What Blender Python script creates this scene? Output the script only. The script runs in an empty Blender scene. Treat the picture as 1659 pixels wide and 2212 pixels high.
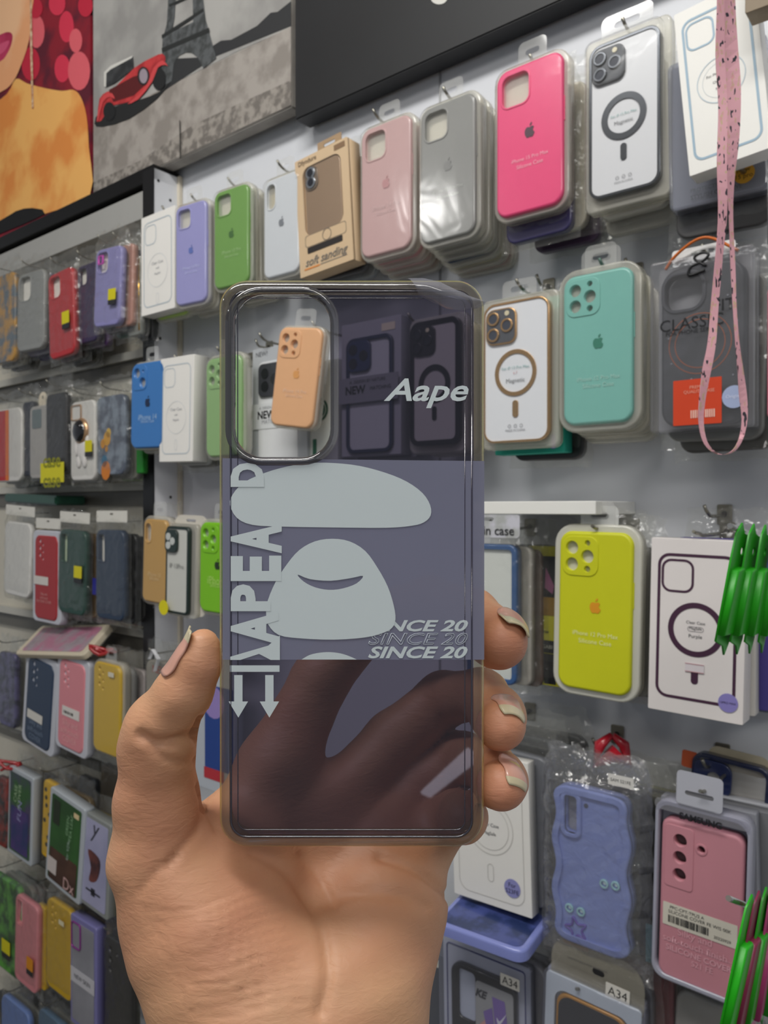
import bpy, bmesh, math, random
import numpy as np
from mathutils import Vector, Matrix, Euler, noise
random.seed(7)
S = bpy.context.scene
COL = S.collection
PI = math.pi

# ------------------------------------------------------------------ camera
CZ = 1.45                      # lens height above the floor
FPX = 1660.0                   # focal length in pixels of the 1659 x 2212 frame
cam_d = bpy.data.cameras.new('camera'); cam = bpy.data.objects.new('camera', cam_d); COL.objects.link(cam)
cam.location = (0, 0, CZ); cam.rotation_euler = (PI/2 - 0.0036, 0, 0)
cam_d.sensor_fit = 'VERTICAL'; cam_d.sensor_height = 36; cam_d.lens = 36*FPX/2212
cam_d.clip_start = .01; cam_d.clip_end = 50
cam_d.dof.use_dof = True; cam_d.dof.focus_distance = .222; cam_d.dof.aperture_fstop = 27/.75
S.camera = cam
HY = 1100.0

# ------------------------------------------------------------------ world, lights, exposure
w_ = bpy.data.worlds.new('world'); S.world = w_; w_.use_nodes = True
bg = w_.node_tree.nodes['Background']; bg.inputs[0].default_value = (.86, .92, 1, 1); bg.inputs[1].default_value = .20
def area(name, loc, target, sx, sy, power, color):
    d = bpy.data.lights.new(name, 'AREA'); d.shape = 'RECTANGLE'; d.size = sx; d.size_y = sy; d.energy = power; d.color = color
    o = bpy.data.objects.new(name, d); COL.objects.link(o); o.location = loc
    o.rotation_euler = (Vector(target)-Vector(loc)).to_track_quat('-Z', 'Y').to_euler()
    return o
area('ceiling_tube_light', (-.50, -.05, 2.8), (-.05, .75, 1.5), 1.3, .25, 19, (1, .985, .95))
area('ceiling_panel_light', (-.1, -1.9, 2.8), (0, .6, 1.1), 1.2, .6, 16, (1, .98, .95))
area('shop_lamp_light', (-2.06, .27, 2.64), (.05, .9, 1.8), .09, .09, 1.5, (1, .98, .95))
S.view_settings.view_transform = 'Standard'; S.view_settings.look = 'None'
S.view_settings.exposure = 0.32; S.view_settings.gamma = 1.0; S.view_settings.use_curve_mapping = False
S.cycles.transparent_max_bounces = 40; S.cycles.max_bounces = 12

# ------------------------------------------------------------------ helpers
def lin(h):
    h = h.lstrip('#'); r = []
    for i in (0, 2, 4):
        c = int(h[i:i+2], 16)/255
        r.append(c/12.92 if c <= .04045 else ((c+.055)/1.055)**2.4)
    return r
_m = {}
def mat(hexc, rough=.45, metal=0., coat=0., var=.06, scale=60., hex2=None, bump=0., emit=0.):
    key = (hexc, rough, metal, coat, var, scale, hex2, bump, emit)
    if key in _m: return _m[key]
    m = bpy.data.materials.new('surface_'+hexc.strip('#')); m.use_nodes = True
    nt = m.node_tree; N = nt.nodes; L = nt.links; b = N['Principled BSDF']
    c = lin(hexc); c2 = lin(hex2) if hex2 else [x*(1-var) for x in c]
    tc = N.new('ShaderNodeTexCoord'); nz = N.new('ShaderNodeTexNoise'); nz.inputs['Scale'].default_value = scale; nz.inputs['Detail'].default_value = 4
    L.new(tc.outputs['Object'], nz.inputs['Vector'])
    mx = N.new('ShaderNodeMix'); mx.data_type = 'RGBA'; mx.inputs[6].default_value = c+[1]; mx.inputs[7].default_value = list(c2)+[1]
    if hex2:
        rp = N.new('ShaderNodeValToRGB'); rp.color_ramp.elements[0].position = .42; rp.color_ramp.elements[1].position = .58
        L.new(nz.outputs[0], rp.inputs[0]); L.new(rp.outputs[0], mx.inputs[0])
    else: L.new(nz.outputs[0], mx.inputs[0])
    L.new(mx.outputs[2], b.inputs['Base Color'])
    b.inputs['Roughness'].default_value = rough; b.inputs['Metallic'].default_value = metal
    b.inputs['Coat Weight'].default_value = coat; b.inputs['Coat Roughness'].default_value = .06
    if bump:
        bp = N.new('ShaderNodeBump'); bp.inputs['Strength'].default_value = bump; bp.inputs['Distance'].default_value = .001
        L.new(nz.outputs[0], bp.inputs['Height']); L.new(bp.outputs[0], b.inputs['Normal'])
    if emit:
        b.inputs['Emission Color'].default_value = c+[1]; b.inputs['Emission Strength'].default_value = emit
    _m[key] = m; return m
_c = {}
def clear(tint='#ffffff', haze=.06, hazec='#ffffff', gloss=.05, edge=.6, rough=.06, bump=0., bscale=60., bdist=.002, pw=4.):
    """thin clear plastic: lets light through, a little milky, glossy at grazing angles"""
    key = (tint, haze, hazec, gloss, edge, rough, bump, bscale, bdist, pw)
    if key in _c: return _c[key]
    m = bpy.data.materials.new('clear_plastic'); m.use_nodes = True; nt = m.node_tree; N = nt.nodes; L = nt.links
    N.remove(N['Principled BSDF']); out = N['Material Output']
    t = N.new('ShaderNodeBsdfTransparent'); t.inputs[0].default_value = lin(tint)+[1]
    d = N.new('ShaderNodeBsdfDiffuse'); d.inputs[0].default_value = lin(hazec)+[1]
    g = N.new('ShaderNodeBsdfGlossy'); g.inputs['Roughness'].default_value = rough
    m1 = N.new('ShaderNodeMixShader'); m1.inputs[0].default_value = haze; L.new(t.outputs[0], m1.inputs[1]); L.new(d.outputs[0], m1.inputs[2])
    lw = N.new('ShaderNodeLayerWeight'); p = N.new('ShaderNodeMath'); p.operation = 'POWER'; p.inputs[1].default_value = pw
    lw.inputs[0].default_value = .5
    ma = N.new('ShaderNodeMath'); ma.operation = 'MULTIPLY_ADD'; ma.inputs[1].default_value = edge; ma.inputs[2].default_value = gloss; ma.use_clamp = True
    L.new(lw.outputs['Facing'], p.inputs[0]); L.new(p.outputs[0], ma.inputs[0])
    m2 = N.new('ShaderNodeMixShader'); L.new(ma.outputs[0], m2.inputs[0]); L.new(m1.outputs[0], m2.inputs[1]); L.new(g.outputs[0], m2.inputs[2])
    L.new(m2.outputs[0], out.inputs[0])
    if bump:
        tc = N.new('ShaderNodeTexCoord'); nz = N.new('ShaderNodeTexNoise'); nz.inputs['Scale'].default_value = bscale; nz.inputs['Detail'].default_value = 3
        nz.inputs['Distortion'].default_value = .6
        L.new(tc.outputs['Object'], nz.inputs['Vector'])
        bp = N.new('ShaderNodeBump'); bp.inputs['Strength'].default_value = bump; bp.inputs['Distance'].default_value = bdist
        L.new(nz.outputs[0], bp.inputs['Height']); L.new(bp.outputs[0], g.inputs['Normal']); L.new(bp.outputs[0], lw.inputs['Normal'])
    _c[key] = m; return m

WN = Vector((-.628, -.778, 0)).normalized()        # out of the display wall
WU = Vector((-WN.y, WN.x, 0)); WU = Vector((.778, -.628, 0)).normalized()   # along it, to the right
WYAW = math.atan2(WU.y, WU.x)
D = .79
def ray(px, py): return Vector(((px-829.5)/FPX, 1, (HY-py)/FPX))
def P(px, py, Y): return ray(px, py)*Y + Vector((0, 0, CZ))
def depth(px, w): return (D-w)/(-WN.dot(ray(px, HY)))
def at(px, py, w=0.): return P(px, py, depth(px, w))
def pxof(p): return 829.5+FPX*p.x/p.y, HY-FPX*(p.z-CZ)/p.y
def wall_pt(u, h, w): return -WN*(-1)*0 + WU*u + WN*(-(D-w))*-1*-1*(-1)*-1 + Vector((0, 0, CZ+h))
def wall_pt(u, h, w): return WU*u - WN*(D-w) + Vector((0, 0, CZ+h))

def link(name, me, mats, parent=None):
    o = bpy.data.objects.new(name, me); COL.objects.link(o)
    for m in (mats if isinstance(mats, (list, tuple)) else [mats]): me.materials.append(m)
    if parent: o.parent = parent
    return o
def tag(o, label=None, cat=None, group=None, kind=None):
    if label: o['label'] = label
    if cat: o['category'] = cat
    if group: o['group'] = group
    if kind: o['kind'] = kind
    return o
def obj(name, bm, mats, parent=None, smooth=None):
    me = bpy.data.meshes.new(name)
    if smooth is not None:
        for f in bm.faces: f.smooth = smooth
    bm.normal_update(); bm.to_mesh(me); bm.free(); return link(name, me, mats, parent)
def rr(W, H, r, cx=0., cz=0., n=6):
    """rounded rectangle centred on cx, cz"""
    r = min(r, W/2-1e-5, H/2-1e-5); pts = []
    for sx, sz, a0 in ((1, 1, 0), (-1, 1, 90), (-1, -1, 180), (1, -1, 270)):
        for i in range(n+1):
            a = math.radians(a0+90*i/n); pts.append((cx+sx*(W/2-r)+r*math.cos(a), cz+sz*(H/2-r)+r*math.sin(a)))
    return pts
def circ(cx, cz, r, n=20, rz=None): return [(cx+r*math.cos(2*PI*i/n), cz+(rz or r)*math.sin(2*PI*i/n)) for i in range(n)]
def area2(pts): return sum(pts[i][0]*pts[(i+1) % len(pts)][1]-pts[(i+1) % len(pts)][0]*pts[i][1] for i in range(len(pts)))/2
def inset(pts, d):
    if abs(d) < 1e-9: return list(pts)
    if area2(pts) < 0: d = -d
    out = []; n = len(pts)
    for i in range(n):
        ax, az = pts[i-1]; bx, bz = pts[i]; cx, cz = pts[(i+1) % n]
        e1 = (bx-ax, bz-az); e2 = (cx-bx, cz-bz); l1 = math.hypot(*e1) or 1; l2 = math.hypot(*e2) or 1
        n1 = (-e1[1]/l1, e1[0]/l1); n2 = (-e2[1]/l2, e2[0]/l2)
        k = 1+n1[0]*n2[0]+n1[1]*n2[1]
        if k < .3: k = .3
        out.append((bx+(n1[0]+n2[0])/k*d, bz+(n1[1]+n2[1])/k*d))
    return out
def fill(bm, loops, y, flip=False, mi=0):
    vs = []; edges = []
    for lp in loops:
        v = [bm.verts.new((p[0], y, p[1])) for p in lp]; vs.append(v)
        edges += [bm.edges.new((v[i], v[(i+1) % len(v)])) for i in range(len(v))]
    g = bmesh.ops.triangle_fill(bm, use_beauty=True, use_dissolve=False, edges=edges, normal=(0, 1 if flip else -1, 0))
    for f in g['geom']:
        if isinstance(f, bmesh.types.BMFace):
            f.material_index = mi
            if (f.normal.y > 0) != flip: pass
    return vs
def plate(bm, outer, y0, y1, holes=(), b=0., back=True, mi=0, seg=3):
    """solid slab between y0 (towards the viewer) and y1 with a rounded front edge and real holes"""
    if area2(outer) < 0: outer = outer[::-1]
    if b <= 0: prof = [(0, y0)]
    else: prof = [(b*(1-math.sin(a)), y0+b*(1-math.cos(a))) for a in [PI/2*i/seg for i in range(seg+1)]]
    vs = fill(bm, [inset(outer, prof[0][0])]+[h for h in holes], y0, mi=mi)
    ring = vs[0]
    for d, y in prof[1:]+[(0, y1)]:
        pts = inset(outer, d); nr = [bm.verts.new((p[0], y, p[1])) for p in pts]
        for i in range(len(nr)):
            j = (i+1) % len(nr); f = bm.faces.new((ring[i], ring[j], nr[j], nr[i])); f.smooth = True; f.material_index = mi
        ring = nr
    hr = []
    for h, hv in zip(holes, vs[1:]):
        nr = [bm.verts.new((p[0], y1, p[1])) for p in h]; hr.append(nr)
        for i in range(len(nr)):
            j = (i+1) % len(nr); f = bm.faces.new((hv[j], hv[i], nr[i], nr[j])); f.smooth = True; f.material_index = mi
    if back: fill(bm, [[(v.co.x, v.co.z) for v in ring]]+[[(v.co.x, v.co.z) for v in r] for r in hr], y1, True, mi)
    return bm
def flat(bm, pts, y, holes=(), mi=0): fill(bm, [pts]+list(holes), y, mi=mi); return bm
def slab(name, parent, m, outer, y0, y1, holes=(), b=0., back=True):
    bm = bmesh.new(); plate(bm, outer, y0, y1, holes, b, back); bmesh.ops.remove_doubles(bm, verts=bm.verts, dist=1e-7)
    bmesh.ops.recalc_face_normals(bm, faces=bm.faces); return obj(name, bm, m, parent)
def decal(name, parent, m, polys, y, holes=None):
    bm = bmesh.new()
    if holes and isinstance(holes[0][0], tuple): holes = [holes]
    for i, p in enumerate(polys): flat(bm, p, y, holes[i] if holes else ())
    for f in bm.faces:
        f.normal_update()
        if f.normal.y > 0: f.normal_flip()
    return obj(name, bm, m, parent)
def ring_poly(cx, cz, r0, r1, y, name, parent, m, n=36):
    return decal(name, parent, m, [circ(cx, cz, r1, n)], y, [[circ(cx, cz, r0, n)]])
def tube(bm, pts, r, n=8, mi=0):
    pts = [Vector(p) for p in pts]; rs = r if isinstance(r, (list, tuple)) else [r]*len(pts); prev = None; up = None
    for i, p in enumerate(pts):
        t = (pts[min(i+1, len(pts)-1)]-pts[max(i-1, 0)]).normalized()
        if up is None: up = t.orthogonal().normalized()
        up = (up-t*up.dot(t)).normalized(); s = t.cross(up)
        ring = [bm.verts.new(p+(up*math.cos(2*PI*k/n)+s*math.sin(2*PI*k/n))*rs[i]) for k in range(n)]
        if prev:
            for k in range(n):
                f = bm.faces.new((prev[k], prev[(k+1) % n], ring[(k+1) % n], ring[k])); f.smooth = True; f.material_index = mi
        else: bm.faces.new(ring[::-1]).material_index = mi
        prev = ring
    bm.faces.new(prev).material_index = mi
def box(bm, lo, hi, mi=0):
    x0, y0, z0 = lo; x1, y1, z1 = hi
    v = [bm.verts.new(c) for c in ((x0, y0, z0), (x1, y0, z0), (x1, y1, z0), (x0, y1, z0), (x0, y0, z1), (x1, y0, z1), (x1, y1, z1), (x0, y1, z1))]
    for q in ((0, 3, 2, 1), (4, 5, 6, 7), (0, 1, 5, 4), (1, 2, 6, 5), (2, 3, 7, 6), (3, 0, 4, 7)): bm.faces.new([v[i] for i in q]).material_index = mi
def text(parent, s, m, x, z, width, y=-.0007, name='lettering', rot=0., shear=0., bold=0., outline=False, align='CENTER', space=1., hscale=1.):
    cu = bpy.data.curves.new('t', 'FONT'); cu.body = s; cu.align_x = align; cu.align_y = 'CENTER'; cu.size = 1; cu.shear = shear; cu.offset = bold
    cu.space_line = space; cu.resolution_u = 3
    if outline: cu.fill_mode = 'NONE'; cu.bevel_depth = .02; cu.bevel_resolution = 0
    o = bpy.data.objects.new('t', cu); COL.objects.link(o)
    dg = bpy.context.evaluated_depsgraph_get(); me = bpy.data.meshes.new_from_object(o.evaluated_get(dg)); bpy.data.objects.remove(o); bpy.data.curves.remove(cu)
    xs = [v.co.x for v in me.vertices]; zs = [v.co.y for v in me.vertices]
    if not xs: return
    k = width/(max(xs)-min(xs)); mx = (max(xs)+min(xs))/2; mz = (max(zs)+min(zs))/2; ca, sa = math.cos(rot), math.sin(rot)
    for v in me.vertices:
        a = (v.co.x-mx)*k; b = (v.co.y-mz)*k*hscale; v.co = (x+a*ca-b*sa, y-v.co.z*k*.5, z+a*sa+b*ca)
    me.materials.clear(); me.name = name
    return link(name, me, m, parent)
APPLE = [(0, .36), (.12, .42), (.27, .42), (.42, .33), (.33, .2), (.31, .06), (.38, -.08), (.48, -.14), (.4, -.34), (.27, -.5), (.14, -.5), (0, -.45), (-.14, -.5), (-.28, -.48), (-.42, -.28), (-.49, -.02), (-.46, .2), (-.34, .38), (-.17, .42)]
LEAF = [(0, .48), (.02, .62), (.12, .74), (.22, .78), (.22, .66), (.14, .54)]
def apple(parent, x, z, s, m, y=-.0006):
    return decal('apple_emblem', parent, m, [[(x+a*s, z+b*s) for a, b in APPLE], [(x+a*s, z+b*s) for a, b in LEAF]], y)

WHITE = mat('#f1efec', .55, var=.03); CARD = mat('#e9e6e0', .6, var=.04)
MILK = clear('#fbfaf4', .34, '#e9e6dc', .05, .5, .12)
GLASSY = clear('#ffffff', .02, '#ffffff', .035, .6, .12, .22, 11., .006)
BAGM = clear('#fdfdfc', .03, '#e8e8e4', .03, .35, .09, 1., 45., .006, 3.)
TRAYW = clear('#f4f5fb', .72, '#dfe1ea', .05, .3, .2)
STEEL = mat('#9a978c', .3, .9, var=.15)
DARKM = mat('#3a3832', .35, .7)
BLACKM = mat('#141416', .4)
INK = mat('#45454a', .6)

# ------------------------------------------------------------------ display items
def item(name, label, cat, cx, cy, wp, hp, w=.06, roll=0., yaw=0., group=None, lean=0.):
    """an Empty at the bottom of the thing; returns it with the real width and height"""
    c = at(cx, cy, w); H = hp*c.y/FPX
    rot = Euler((math.radians(lean), math.radians(roll), WYAW+math.radians(yaw)), 'XYZ')
    M_ = rot.to_matrix(); ax = M_ @ Vector((1, 0, 0))
    a = pxof(c+ax*.001); b = pxof(c-ax*.001); W = wp/(abs(a[0]-b[0])/.002)
    e = bpy.data.objects.new(name, None); COL.objects.link(e); e.empty_display_size = .02
    e.rotation_euler = rot; e.location = c-(M_ @ Vector((0, 0, H/2)))
    tag(e, label, cat, group); return e, W, H
def camholes(style, W, H):
    """camera openings as outlines, and the outline of the raised island round them"""
    x0 = -W/2; zt = H
    if style == 'sq': return [rr(.42*W, .44*W, .11*W, x0+.30*W, zt-.045*H-.22*W)], None
    if style == 'oval': return [rr(.26*W, .5*W, .12*W, x0+.22*W, zt-.05*H-.25*W)], None
    if style == 'slot': return [rr(.24*W, .56*W, .05*W, x0+.22*W, zt-.05*H-.28*W)], None
    if style == 'l3':
        ix, iz = x0+.30*W, zt-.04*H-.24*W; r = .088*W
        return [circ(ix-.115*W, iz+.11*W, r), circ(ix-.115*W, iz-.11*W, r), circ(ix+.1*W, iz, r), circ(ix+.10*W, iz+.175*W, .04*W), circ(ix+.1*W, iz-.165*W, .045*W)], rr(.5*W, .52*W, .13*W, ix, iz)
    if style == 'l2':
        ix, iz = x0+.27*W, zt-.04*H-.2*W; r = .095*W
        return [circ(ix-.085*W, iz+.085*W, r), circ(ix+.09*W, iz-.09*W, r), circ(ix+.11*W, iz+.11*W, .03*W)], rr(.44*W, .44*W, .11*W, ix, iz)
    if style == 'v3':
        ix = x0+.24*W; z = zt-.06*H; r = .085*W
        return [circ(ix, z-.13*W-k*.22*W, r) for k in range(3)]+[circ(ix+.26*W, z-.17*W, .05*W)], None
    if style == 'dots':
        ix = x0+.24*W; z = zt-.07*H
        return [circ(ix, z-k*.16*W, .05*W) for k in (0, 1, 2)]+[circ(ix+.13*W, z-.08*W-k*.16*W, .04*W) for k in (0, 1, 2)], None
    return [], None
def case_on(e, W, H, hexc, style='sq', T=.010, logo=None, words=(), wordc='#ffffff', wordz=.36, y=0., rough=.35, coat=.3, insert='#e6e2da', name='phone_case', z=0., R=.17, buttons=True, wwid=.55, m=None):
    holes, isl = camholes(style, W, H); sh = lambda pts: [(a, b+z) for a, b in pts]
    holes = [sh(h) for h in holes]; m = m or mat(hexc, rough, 0, coat*.25)
    o = slab(name, e, m, rr(W, H, R*W, 0, H/2+z), y, y+T, holes, .0028 if W > .05 else .002)
    if isl:
        slab('camera_surround', o, m, sh(isl), y-.0009, y, holes, .0006, back=False)
    elif style in ('sq', 'oval', 'slot'):
        g = holes[0]; slab('camera_rim', o, m, inset(g, -.0016), y-.0007, y+.002, [inset(g, .0002)], .0005)
    if buttons:
        bm = bmesh.new()
        for zz in (.66, .58): box(bm, (W/2-.0006, y+.003, z+H*zz-.006), (W/2+.0008, y+.006, z+H*zz+.006))
        obj('side_button', bm, m, o)
    if insert:
        slab('paper_insert', e, mat(insert, .6), rr(W*.95, H*.97, R*W*.9, 0, H/2+z), y+T-.0022, y+T-.0012)
    if logo: apple(e, .02*W, z+H*.53, .155*W, mat(logo, .4), y-.0005)
    if words:
        for i, s in enumerate(words): text(e, s, mat(wordc, .6), .02*W, z+H*wordz-i*.052*H*.9, W*(wwid if i == 0 else wwid*.72), y-.0005)
    return o
def hangtab(e, W, H, m, w=.032, h=.022, y=.006, slot=True):
    slab('hang_tab', e, m, rr(w, h+.006, .006, 0, H+h/2-.003), y, y+.0005, [rr(w*.5, .006, .003, 0, H+h*.45)] if slot else [])
def blister(e, W, H, y=0., depth=.016, grow=.005, m=None, cover=True, tab=True):
    slab('blister_tray', e, m or MILK, rr(W+2*grow, H+2*grow, .17*W+grow, 0, H/2), y+.004, y+depth, [], .002)
    if cover:
        bm = bmesh.new(); plate(bm, rr(W+.003, H+.003, .18*W, 0, H/2), y-.0022, y+.004, [], .003, back=False)
        bmesh.ops.remove_doubles(bm, verts=bm.verts, dist=1e-7); obj('blister_cover', bm, GLASSY, e)
    if tab: hangtab(e, W, H+grow, clear('#ffffff', .13, '#f2f2ee', .06), y=y+.008)
def bag(e, W, H, top=.03, m=None, amp=.0022, y=-.003, gx=.009, gz=.008, seed=0, depth=.016):
    """crumpled clear bag: a closed pillow round the case, gathered towards the hook at the top"""
    bm = bmesh.new(); nx, nz = 14, 26; x0, x1 = -W/2-gx, W/2+gx; z0, z1 = -gz, H+top
    def sheet(yf, sgn):
        g = []
        for j in range(nz+1):
            row = []
            for i in range(nx+1):
                u = i/nx; v = j/nz; x = x0+(x1-x0)*u; z = z0+(z1-z0)*v
                ed = min(u, 1-u, v, 1-v)*6; ed = min(1, ed)**.5
                ov = max(0., (z-H)/top) if z > H else 0.
                yy = (depth/2)+(yf-depth/2)*ed*(1-.75*ov)
                nn = noise.noise(Vector((x*55+seed*3.1, z*55, sgn*5+seed)))+.6*noise.noise(Vector((x*140, z*120+seed, sgn*3)))
                a = amp*(1+1.8*ov)
                ex = a*1.3*noise.noise(Vector((z*80, seed*2., u*4)))
                row.append(bm.verts.new((x*(1-.12*ov)+ex, yy+sgn*abs(nn)*a*(1 if ed > .9 else .4)-sgn*a*.3, z+a*noise.noise(Vector((x*90, seed*1.7, v*4))))))
            g.append(row)
        for j in range(nz):
            for i in range(nx):
                q = (g[j][i], g[j][i+1], g[j+1][i+1], g[j+1][i]); f = bm.faces.new(q if sgn < 0 else q[::-1]); f.smooth = False
    sheet(y, -1); sheet(depth, 1)
    return obj('plastic_bag', bm, m or BAGM, e)
def sticker(e, x, z, w, h, hexc, words=None, wc='#33332a', y=-.0045, name='sticker', rounded=False, roll=0.):
    pts = circ(x, z, w/2) if rounded else rr(w, h, .0006, x, z, 2)
    o = slab(name, e, mat(hexc, .45), pts, y, y+.0004)
    if words: text(e, words, mat(wc, .6), x, z, w*.8, y-.0002)
    return o
def barcode(e, x, z, w, h, y, n=16, hexc='#2a2a2a'):
    bm = bmesh.new(); r = random.Random(n)
    for i in range(n):
        t = w/n*(.3+.5*r.random()); a = x-w/2+w*i/n; box(bm, (a, y-.0002, z-h/2), (a+t, y, z+h/2))
    obj('barcode', bm, mat(hexc, .6), e)
def outline_case(e, W, H, hexc, y=-.0003, ringc=None, camsz=.34, sx=.84, sz=.86, lw=.0016, ring=True, ringz=.5, ringw=.0008, bar=False, camrr=.3):
    m = mat(hexc, .5); o = rr(W*sx, H*sz, W*.13, 0, H*.5); bm = bmesh.new(); flat(bm, o, y, [inset(o, lw)])
    c = rr(W*camsz, W*camsz*1.05, W*camsz*camrr, -W*sx/2+W*camsz*.62, H*(.5+sz/2)-W*camsz*.7); flat(bm, c, y, [inset(c, lw*.8)])
    obj('printed_case_outline', bm, m, e)
    if ring:
        rm = mat(ringc or hexc, .5); r = W*.30; bm = bmesh.new(); cc = circ(0, H*ringz, r, 40); flat(bm, cc, y, [inset(cc, ringw)])
        if bar: b = rr(W*.08, W*.2, W*.04, 0, H*ringz-r-W*.2); flat(bm, b, y, () if bar == 2 else [inset(b, ringw)])
        obj('printed_ring', bm, rm, e)
def paper_box(e, W, H, T, hexc='#efece6', m=None, b=.0005):
    return slab('carton', e, m or mat(hexc, .55, var=.03), rr(W, H, .0012, 0, H/2, 2), 0, T, [], b)
def magnet_case(e, W, H, frame, metal=.9, cam='lens', back='#e9eaec', words=(), ringw=.18, fr=.0022, bar=True, y=0., camfill=None):
    fm = mat(frame, .22, metal, .3)
    slab('back_plate', e, mat(back, .3, 0, .6, var=.02), rr(W-fr, H-fr, .16*W, 0, H/2), y+.0006, y+.006)
    o = rr(W, H, .17*W, 0, H/2); slab('case_frame', e, fm, o, y-.0004, y+.009, [inset(o, fr)], .0008)
    ix, iz = -W/2+.29*W, H-.04*H-.25*W; isl = rr(.47*W, .49*W, .12*W, ix, iz)
    c = slab('camera_island', e, fm if not camfill else mat(camfill, .3, .2, .5), isl, y-.0022, y+.001, [], .0008)
    if cam == 'lens':
        slab('camera_plate', c, mat('#54565c' if camfill is None else camfill, .35, .3, .5), inset(isl, .0016), y-.0025, y-.002)
        for (dx, dz) in ((-.11, .11), (-.11, -.11), (.1, 0)):
            slab('lens_ring', c, fm, circ(ix+dx*W, iz+dz*W, .095*W, 24), y-.0042, y-.002, [circ(ix+dx*W, iz+dz*W, .068*W, 24)], .0006)
            slab('lens', c, mat('#3a3e4a' if metal else '#15171d', .12, 0, .8), circ(ix+dx*W, iz+dz*W, .068*W, 24), y-.0033, y-.002)
        slab('flash', c, mat('#d9cfae', .3), circ(ix+.1*W, iz+.165*W, .035*W, 12), y-.0031, y-.002)
    r1 = .315*W; r0 = r1*(1-ringw); cz = H*.49
    slab('magnet_ring', e, fm, circ(0, cz, r1, 40), y-.0006, y+.0008, [circ(0, cz, r0, 40)], .0002)
    if bar: slab('magnet_bar', e, fm, rr(.085*W, .23*W, .04*W, 0, cz-r1-.17*W), y-.0006, y+.0008, [], .0002)
    for i, (s, c, zz, ww) in enumerate(words): text(e, s, mat(c, .5), 0, cz+zz*W, ww*W, y-.0002)

def hook(label, tip=None, plate_px=None, wt=.10, L_=None, r=.0016, tipup=.009, group=None, showplate=True, hexc=None):
    wt *= .66
    e = bpy.data.objects.new('display_hook', None); COL.objects.link(e); e.rotation_euler = (0, 0, WYAW); tag(e, label, 'hook', group)
    if plate_px: base = at(plate_px[0], plate_px[1], 0.)
    else: t = at(tip[0], tip[1], wt); base = t-WN*wt-Vector((0, 0, tipup+.002))
    e.location = base; m = mat(hexc, .4, .6) if hexc else STEEL
    bm = bmesh.new(); pts = [(0, 0, 0), (0, -wt*.4, -.001), (0, -wt*.8, -.001), (0, -wt*.9, .001), (-.001, -wt*.96, tipup*.5), (-.002, -wt, tipup)]
    tube(bm, pts, r); obj('wire', bm, m, e)
    if showplate:
        slab('mounting_plate', e, mat('#8f8a7c', .35, .7, var=.2), rr(.014, .020, .0015, 0, 0, 2), -.002, .0, [], .0005)
        slab('screw', e, DARKM, circ(0, .001, .0028, 12), -.0034, -.002, [], .0005)
    return e
def copy_tree(o, parent=None):
    c = o.copy(); COL.objects.link(c)
    if parent: c.parent = parent
    for ch in [x for x in o.children if x != c]: copy_tree(ch, c)
    return c
PACKS = {}
def pack_proto(kind, W, H, hexc):
    """one pack of the kinds that hang behind the front ones"""
    e = bpy.data.objects.new('blister_pack' if kind == 'blister' else 'bagged_case' if kind == 'bag' else 'case_carton', None); COL.objects.link(e)
    T = .009
    if kind == 'blister':
        slab('phone_case', e, mat(hexc, .4, 0, .3), rr(W, H, .17*W, 0, H/2), .0, T, [], .0025)
        slab('blister_tray', e, MILK, rr(W+.009, H+.009, .2*W, 0, H/2), .003, T+.003, [], .0015)
    elif kind == 'bag':
        slab('phone_case', e, mat(hexc, .4, 0, .3), rr(W, H, .15*W, 0, H/2), .0, T, [], .002)
        bag(e, W, H, .03, seed=random.random()*9, depth=.012, y=-.002, gx=.008)
    else:
        slab('carton', e, mat(hexc, .6), rr(W, H, .0015, 0, H/2, 2), .0, T+.004, [], .0005)
    return e
def stack(front, W, H, w0, n, kind, hexes, label, cat, group, dw=.0155, dz=-.003, dx=0.0, scale=1., jit=1.5):
    """packs hanging one behind another on the hook of the front one"""
    if kind == 'bag' and dw == .0155: dw = .0175
    protos = {}; rnd = random.Random(hash(label) % 1000 if False else len(label)*7+n)
    for i in range(n):
        hx = hexes[i % len(hexes)]
        if hx in protos: e = copy_tree(protos[hx])
        else: e = pack_proto(kind, W*scale, H*scale, hx); protos[hx] = e
        off = WN*(-(w0+dw*i))
        e.location = Vector(front.location)+off+Vector((0, 0, dz*(i+1)+rnd.uniform(-.001, .001)))+WU*(dx*(i+1)+rnd.uniform(-.001, .001)*jit)
        e.rotation_euler = (0, math.radians(rnd.uniform(-jit, jit)), WYAW+math.radians(rnd.uniform(-1, 1)))
        tag(e, label, cat, group)

# ------------------------------------------------------------------ the setting
def wbox(name, u0, u1, h0, h1, w0, w1, m, parent=None, b=0.):
    """box in wall coordinates"""
    bm = bmesh.new(); vs = []
    for u, h, w in ((u0, h0, w0), (u1, h0, w0), (u1, h0, w1), (u0, h0, w1), (u0, h1, w0), (u1, h1, w0), (u1, h1, w1), (u0, h1, w1)): vs.append(bm.verts.new(wall_pt(u, h, w)))
    for q in ((0, 3, 2, 1), (4, 5, 6, 7), (0, 1, 5, 4), (1, 2, 6, 5), (2, 3, 7, 6), (3, 0, 4, 7)): bm.faces.new([vs[i] for i in q])
    if b: bmesh.ops.bevel(bm, geom=bm.edges[:], offset=b, segments=2, affect='EDGES')
    bmesh.ops.recalc_face_normals(bm, faces=bm.faces); return obj(name, bm, m, parent)
def uof(px, w=0.): return (at(px, HY, w)).dot(WU)
tag(wbox('wall_display', -5, 1.2, -CZ, 1.25, -.05, -.001, mat('#d9dbe0', .45, var=.02)), kind='structure')
u_part = uof(390, 0)
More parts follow.
